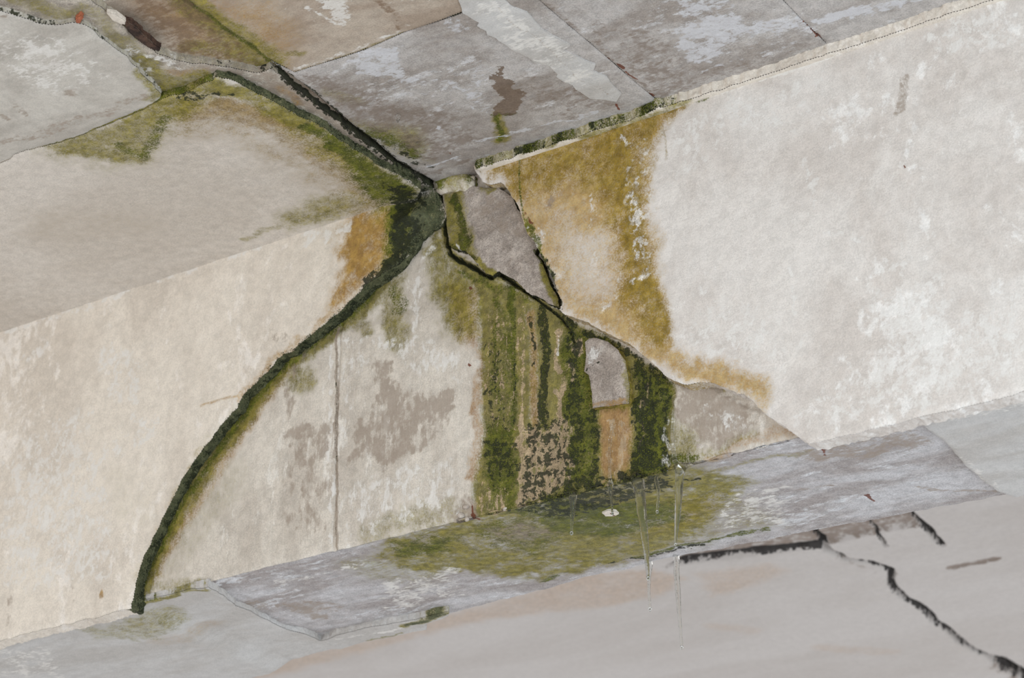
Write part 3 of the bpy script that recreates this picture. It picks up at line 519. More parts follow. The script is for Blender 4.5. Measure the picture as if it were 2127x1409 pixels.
 ('olive', 'line', [(1450, 985), (1560, 960), (1680, 935)], 10, 0.5, 0.5, 's'), ('grey', 'poly', [(1620, 935), (1900, 885), (1940, 930), (1700, 960)], 20, 0.5, 0.8, 's'), ('rust', 'line', [(1708, 930), (1714, 945)], 5, 0.9, 0.3, 's'), ('rust', 'line', [(1800, 1028), (1808, 1042)], 5, 0.8, 0.3, 's'), ('grey', 'line', [(1650, 1020), (1740, 1008)], 8, 0.6, 0.6, 's'), ('black', 'line', [(1420, 1000), (1450, 1000)], 7, 0.7, 0.3, 's'),
 ('grey', 'poly', [(580, 1255), (680, 1245), (720, 1270), (640, 1290)], 14, 0.65, 0.8, 's'), ('grey', 'poly', [(500, 1240), (560, 1250), (560, 1270), (510, 1262)], 8, 0.55, 0.6, 's'), ('white', 'line', [(580, 1215), (680, 1190), (760, 1175)], 14, 0.4, 0.8, 's'), ('grey', 'line', [(1880, 1010), (2060, 1015)], 7, 0.6, 0.5, 's'),
 ('olive', 'line', [(440, 1232), (500, 1268), (600, 1312), (660, 1335)], 9, 0.5, 0.4, 's'), ('olive', 'line', [(660, 1330), (760, 1310), (870, 1288)], 8, 0.6, 0.4, 's'), ('green', 'line', [(1140, 1212), (1170, 1205)], 12, 0.8, 0.4, 's'),
 ('wet', 'poly', [(1060, 620), (1180, 650), (1395, 800), (1420, 1000), (1000, 1080), (1000, 880)], 20, 0.6, 0.3), ('wet', 'poly', [(1060, 1060), (1400, 990), (1420, 1140), (1300, 1180), (1060, 1140)], 20, 0.45, 0.3, 's'),
]
chK = paint(blank(len(X)), X, S, opsK, to2, 30)
# relief
Dp = fbm(X, S, 14, 4, 31) * 0.0022 + fbm(X, S, 70, 3, 33) * 0.0008
crk = to2(CRK); qc = seg_dist(X, S, crk)
wj = 1 + 0.5 * fbm(X, S, 60, 2, 35)
Dp -= np.where(face, 0.016 * (1 - sstep(0.0012, 0.0042, qc / wj / (1 - 0.55 * sstep(0.0, 0.04, X)))), 0)
below = face & (X > -0.2) & (X < 0.45)
edge_x = np.interp(S, [HS - q for q in (0.46, 0.15, 0.07, 0.0)][::1], [-0.068, -0.062, -0.072, -0.078])
lowz = sstep(HS - 0.44, HS - 0.40, S)
Dp += np.where(face, 0.0055 * (1 - sstep(-0.0022, 0.0022, X - edge_x + fbm(X, S, 60, 3, 37) * 0.003)) * lowz, 0)
Dp -= np.where(face, 0.0035 * (1 - sstep(0.0008, 0.003, np.abs(X + 0.369 + fbm(X, S, 30, 3, 39) * 0.002))), 0)
Dp += np.where(face, 0.003 * fbm(X, S * 0.35, 40, 4, 41) * sstep(-0.06, -0.04, X) * (1 - sstep(0.3, 0.34, X)), 0)
lump = to2([(1404, 800), (1430, 804), (1470, 800), (1535, 832), (1570, 856), (1556, 880), (1500, 905), (1440, 890), (1410, 870)])
ql = seg_dist(X, S, lump, True) * np.where(inside(X, S, lump), -1, 1) + 0.012 * fbm(X, S, 40, 4, 53)
Dp += np.where(face, (0.004 + 0.003 * fbm(X, S, 30, 4, 55)) * (1 - sstep(-0.004, 0.004, ql)), 0)
hole = to2([(938, 1100), (958, 1040), (985, 1045), (988, 1105)])
qh = seg_dist(X, S, hole, True) * np.where(inside(X, S, hole), -1, 1)
Dp -= np.where(face, 0.010 * (1 - sstep(-0.008, 0.004, qh)), 0)
Dp += np.where(~face, 0.0025 * fbm(X * 0.5, S, 38, 4, 43), 0)
da = np.abs(S - HS); arr = 0.0035 * np.exp(-da / 0.004) * (1 + 0.9 * fbm(X, S * 0, 50, 3, 45)) + 0.004 * np.clip(fbm(X, S * 0 + 3, 22, 3, 47), 0, 1) * np.exp(-da / 0.006)
wS = ys_w(X) + 0.006 * fbm(X, X * 0, 30, 4, 49)
Vk = np.where(face[:, None], np.stack([X, -Dp + arr, HS - S], 1), np.stack([X, (S - HS) / 0.38 * wS, -Dp + arr], 1))
i, j = np.meshgrid(np.arange(nX - 1), np.arange(nS - 1)); a = (j * nX + i).ravel()
Fk = np.stack([a, a + nX, a + nX + 1, a + 1], 1)
# back of the beam
last = (nS - 1) * nX + np.arange(nX); nb0 = len(Vk)
bk = [Vk[last] + [0, 0.0, 0.0]] + [np.stack([xs, wS[last] + 0.004, np.full(nX, z)], 1) for z in (0.006, 0.05, 0.3, HS + 0.02)]
Vk = np.concatenate([Vk] + bk)
ex = []
for k in range(4):
    p = nb0 + k * nX + np.arange(nX - 1); ex.append(np.stack([p, p + nX, p + nX + 1, p + 1], 1))
Fk = np.concatenate([Fk] + ex)
for c in CH: chK[c] = np.concatenate([chK[c], np.zeros(5 * nX)])
core = link_mesh('core', Vk, Fk, 'concrete', beam, chK)
core.data.materials.append(MAT['soffit'])
mi = np.zeros(len(core.data.polygons), np.int32)
if len(mi) == len(Fk): mi[(j.ravel() >= len(sf) - 1).nonzero()[0]] = 1; mi[len(a):] = 1
core.data.polygons.foreach_set('material_index', mi)
for o in (core,): o.matrix_parent_inverse = beam.matrix_world.inverted()

# ------------------------------------------------------------------ plaster on the beam's face
LF = [(-900, 973), (-300, 775), (0, 672), (400, 540), (730, 428), (868, 385), (885, 380), (902, 408), (908, 440), (900, 456), (883, 468), (862, 490), (842, 518), (815, 552), (790, 570), (761, 588), (733, 619), (702, 646), (667, 678), (630, 705),
      (610, 726), (586, 732), (559, 763), (531, 794), (504, 821), (490, 848), (460, 882), (422, 929), (398, 963), (375, 1004), (354, 1041), (330, 1092), (310, 1130), (296, 1167), (283, 1212), (272, 1258), (272, 1264), (0, 1331), (-300, 1404), (-900, 1550)]
apex = trace([(905, 440)], 1, -0.02)[0]
def lf_thick(u, v, d, T):
    q = np.hypot((u - apex[0]) / 1.0, (v - apex[1]) / 1.5)
    w = 1 - sstep(0.05, 0.13, q)                       # the torn, bulging tip near the ceiling crack thins out
    T = T * (1 - w) + w * (0.006 + (T - 0.006) * sstep(0.0, 0.075, d))
    return T + 0.002 * fbm(u, v, 5, 3, 61)
xe0 = at((272, 1262), 1, -0.03)[0]
def lf_skirt(ch, k, u, v):
    n = fbm(u, v, 35, 4, 63); n2 = fbm(u, v, 130, 2, 65)
    onr = np.where((v < 0.64) & ((v > -0.012) | (u > xe0 - 0.012)), 1.0, 0.0)
    ch['olive'][k] = onr; ch['green'][k] = np.clip(0.25 + 0.6 * n, 0, 1) * onr; ch['lichen'][k] = 1.1 * onr; ch['black'][k] = np.clip(0.10 + 0.75 * SKF + 0.25 * n + 0.15 * n2, 0, 1) * onr  # mossy edge; its shading towards the base is painted in as black
opsLF = [('ochre', 'poly', [(720, 445), (800, 415), (830, 410), (818, 540), (765, 588), (690, 640), (684, 612), (722, 560), (700, 520)], 32, 0.95, 0.9), ('ochre', 'poly', [(770, 430), (830, 410), (818, 540), (770, 585), (740, 590), (765, 520)], 16, 0.75, 0.6), ('olive', 'line', [(805, 415), (805, 480), (795, 545)], 14, 0.55, 0.4), ('ochre', 'line', [(705, 640), (640, 695), (560, 758), (500, 822)], 14, 0.5, 0.6), ('ochre', 'line', [(700, 480), (740, 520), (720, 590)], 30, 0.42, 0.9),
         ('olive', 'poly', [(790, 405), (905, 390), (908, 450), (830, 535), (780, 580), (800, 500), (800, 440)], 14, 0.9, 0.4), ('green', 'poly', [(805, 405), (905, 390), (908, 450), (850, 510), (790, 575), (803, 500)], 14, 0.8, 0.4), ('lichen', 'poly', [(858, 385), (905, 390), (908, 450), (850, 515), (800, 572), (845, 480)], 12, 0.9, 0.4), ('black', 'line', [(838, 410), (832, 450), (828, 510), (805, 560), (765, 596)], 34, 1.0, 0.2),
         ('black', 'line', [(862, 420), (850, 480)], 24, 0.6, 0.3), ('green', 'line', [(880, 400), (872, 430)], 12, 0.5), ('olive', 'poly', [(740, 430), (830, 400), (815, 440), (790, 450)], 22, 0.8), ('white', 'line', [(640, 500), (700, 470), (720, 470)], 22, 0.55, 0.9), ('white', 'line', [(0, 690), (150, 640), (400, 555), (640, 475)], 14, 0.50, 0.7), ('olive', 'line', [(440, 530), (520, 505), (600, 478)], 4, 0.5, 0.3),
         ('white', 'poly', [(200, 730), (290, 720), (300, 800), (280, 900), (230, 820)], 22, 0.48, 0.9), ('white', 'poly', [(30, 900), (200, 830), (160, 1000), (60, 1010)], 50, 0.42, 0.9), ('white', 'poly', [(0, 960), (160, 940), (230, 1000), (240, 1200), (0, 1230)], 40, 0.42, 0.9), ('white', 'line', [(35, 745), (90, 730)], 18, 0.55, 0.8), ('white', 'line', [(330, 880), (200, 950), (180, 1100)], 30, 0.42, 0.9),
         ('grey', 'line', [(10, 1060), (20, 1150), (22, 1300)], 12, 0.28, 0.6), ('grey', 'line', [(150, 1000), (148, 1100), (150, 1260)], 10, 0.28, 0.6), ('ochre', 'line', [(415, 845), (460, 830), (500, 820)], 3, 0.55, 0.15), ('olive', 'line', [(490, 850), (420, 940), (360, 1050), (290, 1200)], 22, 0.26), ('ochre', 'line', [(430, 930), (340, 1080), (290, 1200)], 20, 0.26),
         ('ochre', 'line', [(217, 1230), (210, 1245)], 7, 0.7), ('wet', 'poly', [(815, 400), (908, 400), (905, 450), (800, 570)], 14, 0.5), ('grey', 'line', [(570, 690), (590, 705)], 22, 0.35), ('olive', 'line', [(240, 1010), (300, 1060)], 60, 0.14)]
left = sheet('face_plaster', 1, LF, 0.030, 0.0, 'plaster', beam, 0.0034, 0.0030, opsLF, thick=lf_thick, skirt=lf_skirt, seed=60)
left['label'] = 'cream plaster with a mossy dark green broken edge'
RF = [(978, 330), (984, 345), (990, 360), (1000, 378), (1018, 383), (1040, 378), (1058, 400), (1070, 422), (1083, 445), (1088, 463), (1096, 483), (1109, 506), (1119, 522), (1134, 550), (1147, 580), (1155, 606), (1163, 624), (1160, 642), (1173, 652), (1201, 662), (1240, 681),
      (1270, 697), (1298, 710), (1321, 725), (1339, 740), (1365, 763), (1385, 784), (1401, 792), (1427, 800), (1451, 793), (1479, 793), (1503, 803), (1530, 819), (1544, 818), (1564, 836), (1591, 860), (1639, 894), (1680, 923), (1905, 868), (2127, 813), (2900, 625), (2900, -315), (2060, -22), (1740, 90), (1475, 178), (1060, 310)]
opsRF = [('ochre', 'poly', [(985, 340), (1060, 315), (1200, 278), (1345, 232), (1430, 205), (1400, 240), (1365, 290), (1350, 350), (1345, 420), (1362, 500), (1372, 580), (1392, 660), (1405, 725), (1500, 755), (1600, 790), (1600, 830), (1590, 870), (1540, 815), (1440, 795), (1370, 765), (1240, 680), (1165, 640), (1120, 520), (1080, 440), (1040, 375)], 16, 0.88, 0.7),
         ('olive', 'poly', [(1000, 350), (1060, 318), (1200, 280), (1345, 235), (1420, 210), (1365, 290), (1350, 350), (1335, 430), (1352, 540), (1392, 660), (1395, 720), (1330, 715), (1290, 620), (1280, 500), (1260, 420), (1180, 380), (1090, 420), (1050, 380)], 26, 0.66, 0.8), ('olive', 'line', [(1280, 270), (1310, 420), (1330, 560), (1370, 690)], 34, 0.8, 0.6),
         ('ochre', 'poly', [(1150, 470), (1270, 470), (1280, 620), (1180, 630)], 40, -0.55, 0.6), ('white', 'poly', [(1300, 300), (1350, 290), (1362, 460), (1372, 590), (1320, 590), (1305, 450)], 16, 0.33, 0.9), ('white', 'poly', [(1315, 435), (1345, 435), (1340, 475), (1318, 475)], 8, 0.6, 0.9), ('white', 'poly', [(1250, 560), (1290, 560), (1285, 650), (1250, 655)], 16, 0.36, 0.9), ('white', 'line', [(1292, 282), (1302, 292)], 8, 0.7, 0.5), ('white', 'line', [(1232, 420), (1240, 470)], 12, 0.34, 0.9),
         ('rust', 'line', [(1086, 438), (1096, 455), (1106, 468)], 6, 0.62, 0.2), ('ochre', 'line', [(1090, 440), (1110, 480)], 22, 0.95), ('grey', 'line', [(1140, 410), (1136, 432)], 13, 0.62, 0.5), ('green', 'line', [(1092, 460), (1108, 492), (1125, 530), (1145, 580)], 9, 0.85, 0.3), ('black', 'line', [(1125, 530), (1142, 565), (1156, 610), (1165, 640)], 8, 0.62, 0.3), ('white', 'line', [(1112, 475), (1130, 500)], 9, 0.55, 0.6),
         ('green', 'line', [(1062, 305), (1078, 335), (1080, 400), (1084, 440), (1090, 468)], 3.0, 0.75, 0.1), ('black', 'line', [(1062, 305), (1078, 335), (1080, 400), (1084, 440)], 1.6, 0.5, 0.05), ('olive', 'line', [(1000, 345), (1200, 285), (1420, 215)], 14, 0.8, 0.4), ('green', 'line', [(1440, 212), (1475, 200)], 5, 0.6, 0.3), ('olive', 'line', [(1380, 240), (1385, 330)], 3, 0.5, 0.2), ('white', 'line', [(1600, 160), (1670, 138), (1748, 112)], 5, 0.9, 0.1), ('white', 'line', [(1475, 200), (1540, 180), (1600, 160)], 4, 0.7, 0.15),
         ('white', 'poly', [(1990, 650), (2127, 600), (2200, 760), (2000, 830), (1750, 880), (1680, 900), (1640, 870), (1760, 780)], 50, 0.46, 0.9), ('white', 'poly', [(1840, 510), (1890, 520), (1890, 570), (1830, 600)], 20, 0.5, 0.9), ('white', 'line', [(1660, 320), (1690, 360), (1690, 420)], 16, 0.5, 0.9), ('white', 'poly', [(1420, 600), (1600, 640), (1700, 700), (1560, 780), (1450, 740)], 50, 0.40, 0.9), ('white', 'line', [(1720, 480), (1790, 490)], 9, 0.55, 0.7), ('white', 'line', [(1640, 540), (1635, 590), (1650, 640)], 10, 0.5, 0.7), ('white', 'line', [(1455, 655), (1500, 658)], 10, 0.55, 0.5),
         ('white', 'poly', [(1390, 250), (1540, 200), (1700, 130), (1740, 180), (1640, 290), (1500, 300), (1400, 400)], 40, 0.35, 0.9), ('grey', 'line', [(1878, 165), (1872, 200), (1868, 230)], 16, 0.55, 0.2), ('rust', 'line', [(1879, 345), (1880, 347)], 3, 0.9, 0.05), ('white', 'poly', [(1900, 20), (2060, 0), (2127, 100), (1950, 120)], 40, 0.45, 0.9), ('white', 'poly', [(1780, 640), (1960, 560), (2000, 700), (1850, 760)], 40, 0.42, 0.9)]
def rf_skirt(ch, k, u, v):
    onl = 1 - sstep(0.35, 0.45, u)
    ch['ochre'][k] = 0.5 * onl; ch['olive'][k] = 0.5 * onl
right = sheet('face_plaster', 1, RF, 0.030, 0.0, 'plaster_right', beam, 0.0034, 0.0022, opsRF, seed=90, skirt=rf_skirt)
right['label'] = 'off-white plaster with a khaki stain along its broken edge'

# ------------------------------------------------------------------ plaster under the beam
xl0, xl1 = at((272, 1262), 2, -0.02)[0], at((433, 1222), 2, -0.01)[0]
SL = [(-900, 1550), (-300, 1404), (0, 1331), (272, 1262), (433, 1220), (453, 1231), (473, 1248), (490, 1263), (521, 1272), (538, 1285), (572, 1301), (593, 1314), (633, 1320), (654, 1328), (664, 1335), (700, 1321), (751, 1308), (829, 1294), (863, 1286), (932, 1272), (930, 1282), (887, 1296), (884, 1308), (836, 1318), (765, 1333), (700, 1352), (490, 1410), (200, 1488), (-300, 1622), (-900, 1783)]
xt = at((690, 1335), 2, 0.0)[0]
def sl_thick(u, v, d, T): return T + 0.016 * (1 - sstep(xl0 - 0.03, xl0 + 0.03, u)) + 0.006 * sstep(xt - 0.02, xt + 0.02, u)
opsSL = [('olive', 'poly', [(170, 1300), (290, 1270), (380, 1265), (400, 1290), (300, 1320), (200, 1315)], 18, 0.5, 0.9), ('olive', 'line', [(280, 1262), (340, 1248), (430, 1226)], 9, 0.8, 0.4), ('green', 'line', [(285, 1258), (320, 1250)], 7, 0.7), ('olive', 'line', [(840, 1300), (880, 1290), (930, 1276)], 14, 0.85), ('lichen', 'line', [(850, 1298), (925, 1277)], 12, 0.9), ('white', 'poly', [(0, 1340), (120, 1330), (140, 1400), (0, 1409)], 30, 0.4), ('white', 'line', [(700, 1330), (760, 1318), (835, 1304)], 9, 0.7, 0.3), ('ochre', 'line', [(330, 1320), (450, 1300)], 30, 0.25), ('olive', 'line', [(760, 1332), (835, 1314)], 5, 0.6, 0.3)]
sheet('soffit_plaster', 2, SL, 0.008, 0.0, 'plaster_soffit', beam, 0.003, 0.0025, opsSL, thick=sl_thick, seed=100, plane=-0.013)
SR = [(1905, 876), (1935, 900), (1950, 912), (1965, 922), (1982, 945), (2005, 968), (2035, 995), (2070, 1022), (2112, 1036), (2300, 990), (2900, 843), (2900, 632), (2300, 779), (2127, 822)]
sheet('soffit_plaster', 2, SR, 0.010, 0.0, 'plaster_soffit', beam, 0.003, 0.0022, [('white', 'line', [(1920, 880), (2000, 870), (2127, 840)], 16, 0.5), ('white', 'line', [(1990, 950), (2080, 1020)], 10, 0.5)], seed=110, plane=-0.010)

# ------------------------------------------------------------------ smaller pieces on the face
MP = [(960, 396), (975, 384), (1005, 390), (1030, 386), (1062, 408), (1088, 455), (1115, 515), (1111, 527), (1128, 548), (1143, 592), (1158, 618), (1160, 636), (1140, 630), (1118, 618), (1100, 608), (1085, 598), (1072, 582), (1055, 574), (1035, 562), (1022, 571), (1010, 568), (990, 547), (983, 536), (965, 521), (940, 513), (932, 508), (927, 470), (922, 430), (918, 402)]
def mp_skirt(ch, k, u, v): ch['black'][k] = 0.55 + 0.7 * SKF; ch['olive'][k] = 0.9; ch['green'][k] = 0.4  # mossy rim, plus painted shade that deepens towards the base
sheet('mortar_patch', 1, MP, 0.013, 0.0, 'mortar', beam, 0.0025, 0.0022, [('olive', 'poly', [(915, 398), (962, 392), (968, 450), (985, 520), (985, 540), (935, 515)], 9, 0.85, 0.5), ('green', 'line', [(945, 410), (958, 470), (968, 515)], 13, 0.75), ('white', 'line', [(950, 510), (965, 522)], 5, 0.5), ('olive', 'line', [(1000, 390), (1030, 390)], 10, 0.6), ('olive', 'line', [(1125, 548), (1160, 634)], 9, 0.9, 0.3), ('green', 'line', [(1110, 520), (1125, 545)], 5, 0.8, 0.2), ('olive', 'line', [(925, 505), (960, 520), (990, 548), (1022, 572)], 9, 1.0, 0.3), ('green', 'line', [(930, 508), (985, 542)], 6, 0.5, 0.3), ('grey', 'poly', [(970, 400), (1060, 410), (1100, 500), (1000, 500)], 40, 0.4), ('grey', 'line', [(985, 400), (1050, 430)], 24, 0.5)], seed=120, skirt=mp_skirt, wob=0.0016)
RM = [(893, 372), (903, 358), (918, 351), (940, 350), (962, 352), (976, 360), (974, 382), (955, 392), (935, 396), (905, 398), (896, 388)]
sheet('plaster_remnant', 1, RM, 0.024, 0.0, 'plaster', beam, 0.002, 0.005, [('olive', 'poly', RM, 14, 0.75), ('green', 'poly', [(893, 372), (925, 352), (932, 372), (915, 392), (896, 390)], 9, 0.9), ('green', 'line', [(965, 360), (970, 375)], 9, 0.7), ('black', 'line', [(960, 362), (972, 372)], 6, 0.5)], seed=125, skirt=moss_skirt(0.5, 0.3, 0.8), wob=0.004, thick=lambda u, v, d, T: 0.006 + (T - 0.006) * np.sqrt(np.clip(d / 0.014, 0, 1)))
def st_skirt(ch, k, u, v): ch['ochre'][k] = 0.8; ch['olive'][k] = 0.7; ch['black'][k] = 0.75 * (u < stx)
stx = at((1222, 760), 1, 0.0)[0]
ST = [(1213, 710), (1222, 703), (1238, 702), (1262, 709), (1283, 727), (1298, 748), (1306, 800), (1305, 838), (1285, 840), (1262, 843), (1230, 848), (1228, 810), (1222, 778), (1213, 770), (1216, 740)]
sheet('stone', 1, ST, 0.009, 0.0, 'mortar', beam, 0.0025, 0.0012, [('white', 'poly', [(1222, 715), (1255, 715), (1250, 740), (1225, 765)], 14, 0.45), ('olive', 'line', [(1290, 745), (1304, 800), (1304, 838)], 7, 0.6), ('ochre', 'line', [(1230, 846), (1300, 840)], 6, 0.6), ('black', 'line', [(1218, 768), (1235, 758), (1245, 752)], 2.5, 0.8, 0.1)], seed=130, skirt=st_skirt)
def pebble(c, rad, flat, mat, parent, seed, name='pebble'):
    rng = np.random.default_rng(seed); V = []; Fc = []
    n, m = 10, 7
    for a_ in range(m + 1):
        th = math.pi * a_ / m
        for b_ in range(n):
            ph = 2 * math.pi * b_ / n
            k = 1 + 0.16 * math.sin(2 * ph + seed) * math.sin(th) + 0.06 * math.cos(3 * th + seed)
            V.append((c[0] + rad * k * math.sin(th) * math.cos(ph), c[1] + flat * k * math.cos(th), c[2] + rad * 0.85 * k * math.sin(th) * math.sin(ph)))
    for a_ in range(m):
        for b_ in range(n):
            Fc.append((a_ * n + b_, a_ * n + (b_ + 1) % n, (a_ + 1) * n + (b_ + 1) % n, (a_ + 1) * n + b_))
    return link_mesh(name, V, Fc, mat, parent)
for k, (p, rd) in enumerate([((952, 1042), 9), ((940, 1062), 8), ((966, 1052), 7), ((955, 1070), 9), ((935, 1080), 7), ((968, 1078), 6), ((985, 1012), 5), ((1048, 1056), 6), ((1450, 915), 8), ((1455, 928), 12), ((1465, 900), 7), ((1440, 935), 7), ((1448, 950), 6), ((1210, 715), 6)]):
    q = at(p, 1, 0.0); pebble((q[0], 0.003, q[2]), rd * PXM, rd * PXM * 0.6, 'stone', beam, k)
# rotten wood and loose flakes in the ceiling crack
WD = [(258, 47), (268, 50), (285, 62), (300, 78), (318, 94), (334, 104), (330, 110), (312, 104), (292, 90), (270, 70), (262, 58)]
sheet('rotten_lath', 2, WD, 0.010, HS - 0.002, 'wood', ceiling, 0.0025, 0.001, seed=150)
FL = [(222, 27), (240, 30), (262, 45), (260, 52), (250, 51), (235, 42)]
sheet('paint_flake', 2, FL, 0.004, HS - 0.006, 'plaster', ceiling, 0.0025, 0.0012, seed=151)
BRK = [(157, 42), (168, 35), (172, 40), (165, 52), (158, 50)]
sheet('brick_fragment', 2, BRK, 0.007, HS - 0.008, 'brick', ceiling, 0.002, 0.0008, seed=152)
FK2 = [(1250, 1068), (1262, 1063), (1280, 1065), (1286, 1070), (1276, 1075), (1258, 1075)]
sheet('paint_flake', 2, FK2, 0.005, 0.0, 'plaster', beam, 0.0018, 0.0008, [('rust', 'line', [(1268, 1066), (1276, 1073)], 3, 0.8, 0.1)], seed=153)

# ------------------------------------------------------------------ moss grains
def moss_material(name, a, b, c):
    t = NT(name); co = t.n('ShaderNodeTexCoord').outputs['Object']
    x = t.mix(t.ramp(t.noise(co, 420, 2, 0.5), 0.35, 0.65), a, b); x = t.mix(t.ramp(t.noise(co, 60, 4, 0.6), 0.5, 0.66), x, c)
    t.link(x, t.b.inputs['Base Color']); t.b.inputs['Roughness'].default_value = 0.85; t.b.inputs['Specular IOR Level'].default_value = 0.25
    return t.m
MAT['moss'] = moss_material('green_moss', srgb(112, 116, 40), srgb(58, 66, 18), srgb(34, 40, 16))
MAT['moss_grey'] = moss_material('grey_green_moss', srgb(112, 116, 88), srgb(66, 72, 50), srgb(42, 48, 30))
def grains(name, mat, parent, P, size, seed):
    rng = np.random.default_rng(seed); n = len(P)
    o8 = np.array([(1, 0, 0), (-1, 0, 0), (0, 1, 0), (0, -1, 0), (0, 0, 1), (0, 0, -1)], float)
    f8 = np.array([(0, 2, 4), (2, 1, 4), (1, 3, 4), (3, 0, 4), (2, 0, 5), (1, 2, 5), (3, 1, 5), (0, 3, 5)])
    R = rng.normal(size=(n, 3, 3)); R = np.linalg.qr(R)[0]
    sc = size * rng.uniform(0.45, 1.3, (n, 1, 1)) * rng.uniform(0.6, 1.2, (n, 1, 3))
    V_ = P[:, None, :] + np.einsum('kj,nij->nki', o8, R) * sc
    F_ = (f8[None] + 6 * np.arange(n)[:, None, None]).reshape(-1, 3)
    o = link_mesh(name, V_.reshape(-1, 3), F_, mat, parent); o['kind'] = 'stuff'; return o
rg_ = np.random.default_rng(5)
e1 = trace(LF[6:36], 1, -0.03); e1 = np.concatenate([e1[i] + (e1[i + 1] - e1[i]) * rg_.random((max(1, int(np.linalg.norm(e1[i + 1] - e1[i]) / 0.00026)), 1)) for i in range(len(e1) - 1)])
yy = -0.030 + 0.029 * rg_.random(len(e1)) ** 1.2
P1 = np.stack([e1[:, 0] + rg_.normal(0, 0.0012, len(e1)) + 0.0008, yy, e1[:, 1] + rg_.normal(0, 0.0012, len(e1))], 1)
grains('moss', 'moss_grey', beam, P1, 0.0011, 6)
selm = np.where(face & (X > -0.07) & (X < 0.35) & (S > 0.15) & ((chK['green'][:len(X)] > 0.55) | (chK['black'][:len(X)] > 0.5)) & (chK['tan'][:len(X)] < 0.3))[0]
selm = rg_.choice(selm, min(9000, len(selm)), replace=False)
P2 = Vk[selm] + np.stack([rg_.normal(0, 0.001, len(selm)), -rg_.random(len(selm)) * 0.0006, rg_.normal(0, 0.001, len(selm))], 1)
grains('moss', 'moss', beam, P2, 0.0009, 7)
e3 = trace([(500, 176)] + L3[16:28], 2, HS - 0.021); e3 = np.concatenate([e3[i] + (e3[i + 1] - e3[i]) * rg_.random((max(1, int(np.linalg.norm(e3[i + 1] - e3[i]) / 0.0003)), 1)) for i in range(len(e3) - 1)])
P3 = np.stack([e3[:, 0] + rg_.normal(0, 0.0012, len(e3)), e3[:, 1] + rg_.normal(0, 0.0012, len(e3)), HS - 0.021 + 0.016 * rg_.random(len(e3))], 1)
grains('moss', 'moss_grey', ceiling, P3, 0.0010, 8)
lx = rg_.uniform(xa, 0.33, 2600); keepm = fbm(lx, lx * 0, 40, 3, 14) > -0.05; lx = lx[keepm]
ly = np.interp(lx, [q[0] for q in lip], [q[1] for q in lip])
grains('moss', 'moss', ceiling, np.stack([lx, ly + rg_.normal(0, 0.0012, len(lx)) - 0.001, HS - 0.020 + 0.018 * rg_.random(len(lx))], 1), 0.0011, 9)

# everything on the beam keeps its place
bpy.context.view_layer.update()
for o in list(beam.children): o.matrix_parent_inverse = beam.matrix_world.inverted()

# ================================================================== ICICLES AND DROPS
def tube(path, rad, seed, n=14, bumps=0.10):
    path = np.array(path, float); L = np.concatenate([[0], np.cumsum(np.linalg.norm(np.diff(path, axis=0), axis=1))]); L /= L[-1]
    m = 48; t = np.linspace(0, 1, m)
    C = np.stack([np.interp(t, L, path[:, k]) for k in range(3)], 1); R = np.interp(t, np.linspace(0, 1, len(rad)), rad)
    R = R * (1 + bumps * fbm(t * 10, t * 0 + seed, 2.2, 3, seed))
    V = [tuple(C[0] + [0, 0, R[0] * 0.4])]; Fc = []
    for a_ in range(m):
        for b_ in range(n):
            ph = 2 * math.pi * b_ / n
            V.append((C[a_][0] + R[a_] * math.cos(ph), C[a_][1] + R[a_] * math.sin(ph) * 0.9, C[a_][2]))
    V.append(tuple(C[-1] - [0, 0, R[-1] * 0.9])); e = len(V) - 1
    for b_ in range(n):
        Fc.append((0, 1 + b_, 1 + (b_ + 1) % n)); Fc.append((e, 1 + (m - 1) * n + (b_ + 1) % n, 1 + (m - 1) * n + b_))
    for a_ in range(m - 1):
        for b_ in range(n):
            p = 1 + a_ * n + b_; q = 1 + a_ * n + (b_ + 1) % n
            Fc.append((p, p + n, q + n, q))
    return V, Fc
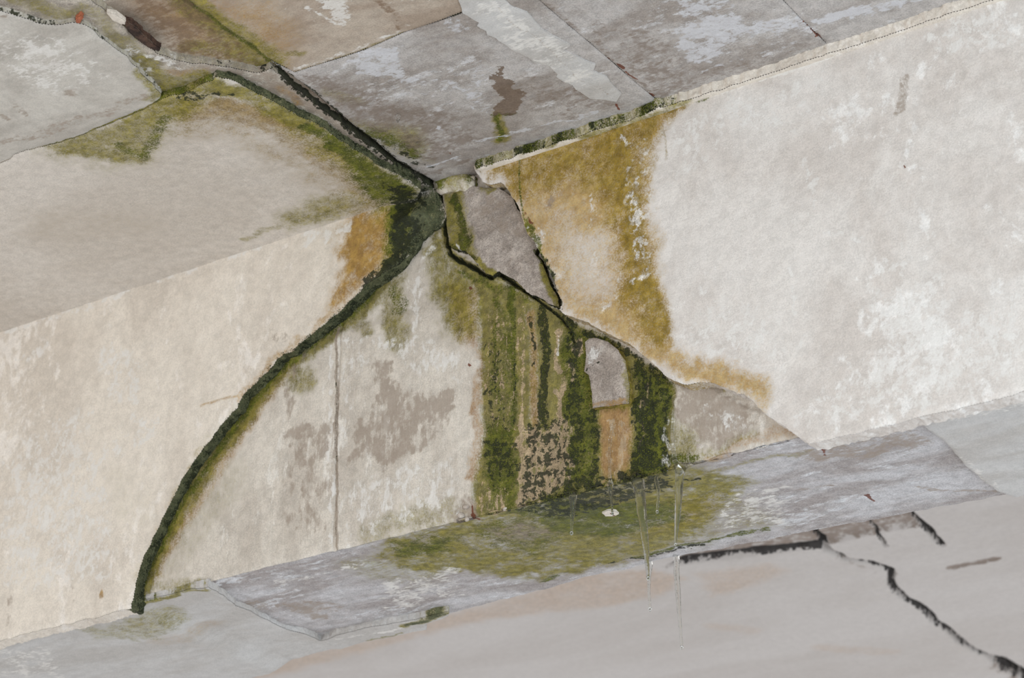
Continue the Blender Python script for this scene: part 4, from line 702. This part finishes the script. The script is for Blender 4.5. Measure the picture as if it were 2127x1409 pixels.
def icicle(label, pts, widths, y, seed, blob=None):
    P = np.array([at(p, 1, y) for p in pts]); n0 = 0.010 if y < 0.1 else -0.004
    P = np.concatenate([[P[0] + [0, n0, 0.012]], P])
    top = empty('icicle', P[0]); tag(top, label, 'icicle', 'icicles under the mossy beam')
    V, Fc = tube(P - P[0], np.array(widths) * PXM / 2, seed)
    link_mesh('shaft', V, Fc, 'ice', top)
    rt = max(widths[-1], 5) * PXM * 0.62; q = P[-1] - P[0]
    V, Fc = tube([(q[0], q[1], q[2] + rt * 0.4), (q[0], q[1], q[2] - rt * 0.6), (q[0], q[1], q[2] - rt * 1.6)], np.array([0.3, 0.9, 1.0, 0.8, 0.3]) * rt, seed + 9, 12, 0.02)
    link_mesh('hanging_drop', V, Fc, 'ice', top)
    if blob:
        V, Fc = tube(np.array([at(p, 1, y) for p in blob[0]]) - P[0], np.array(blob[1]) * PXM / 2, seed + 5, 12, 0.35)
        link_mesh('frozen_root', V, Fc, 'ice', top)
    return top
icicle('short stubby icicle under the moss, farthest from the bright plaster', [(1190, 1026), (1190, 1042), (1188, 1080), (1187, 1106)], [24, 18, 14, 10, 7, 6], -0.004, 1)
icicle('short icicle below a frosty trickle, over a white paint flake', [(1267, 1003), (1268, 1015), (1270, 1040), (1272, 1066)], [10, 13, 9, 5, 4], -0.004, 2, ([(1272, 880), (1267, 915), (1265, 950), (1268, 1005)], [4, 7, 5, 7, 6]))
icicle('longest thick icicle hanging from bright green moss', [(1323, 992), (1327, 1010), (1335, 1080), (1342, 1140), (1346, 1200)], [30, 25, 21, 17, 14, 10, 6], -0.004, 3)
icicle('thin tiny icicle between two long ones', [(1362, 994), (1367, 1015), (1367, 1040), (1365, 1062)], [5, 8, 7, 5, 5], -0.004, 4)
icicle('tapered icicle below a frozen trickle near the grey concrete', [(1413, 978), (1411, 1000), (1408, 1060), (1403, 1130)], [26, 19, 15, 13, 9, 4], -0.004, 5, ([(1398, 850), (1396, 900), (1400, 950), (1412, 982)], [3, 6, 8, 14]))
def yfar(p): 
    q = at(p, 2, 0.0); return float(q[1])
icicle('slender bumpy icicle on the far edge of the soffit, longest there', [(1406, 1164), (1405, 1185), (1408, 1230), (1412, 1290), (1416, 1344)], [13, 13, 12, 9, 7, 6], 0.348, 6)
icicle('short bumpy icicle on the far edge of the soffit', [(1351, 1176), (1348, 1200), (1348, 1235), (1350, 1264)], [12, 8, 6, 7], 0.342, 7)
def drop(label, p, w, h_, seed):
    q = at(p, 2, HS)
    V, Fc = tube([(0, 0, 0.001), (0, 0, -h_ * 0.4 * PXM), (0, 0, -h_ * PXM)], np.array([w * 0.6, w, w * 1.05, w * 0.7, w * 0.2]) * PXM / 2, seed, 14, 0.03)
    o = link_mesh('water_drop', V, Fc, 'ice'); o.location = q; tag(o, label, 'water drop', 'drops under the slab'); return o
drop('hanging clear water drop above the green stain on the slab', (827, 238), 11, 19, 1)
drop('small water drop inside the green stain on the slab', (869, 296), 13, 6, 2)
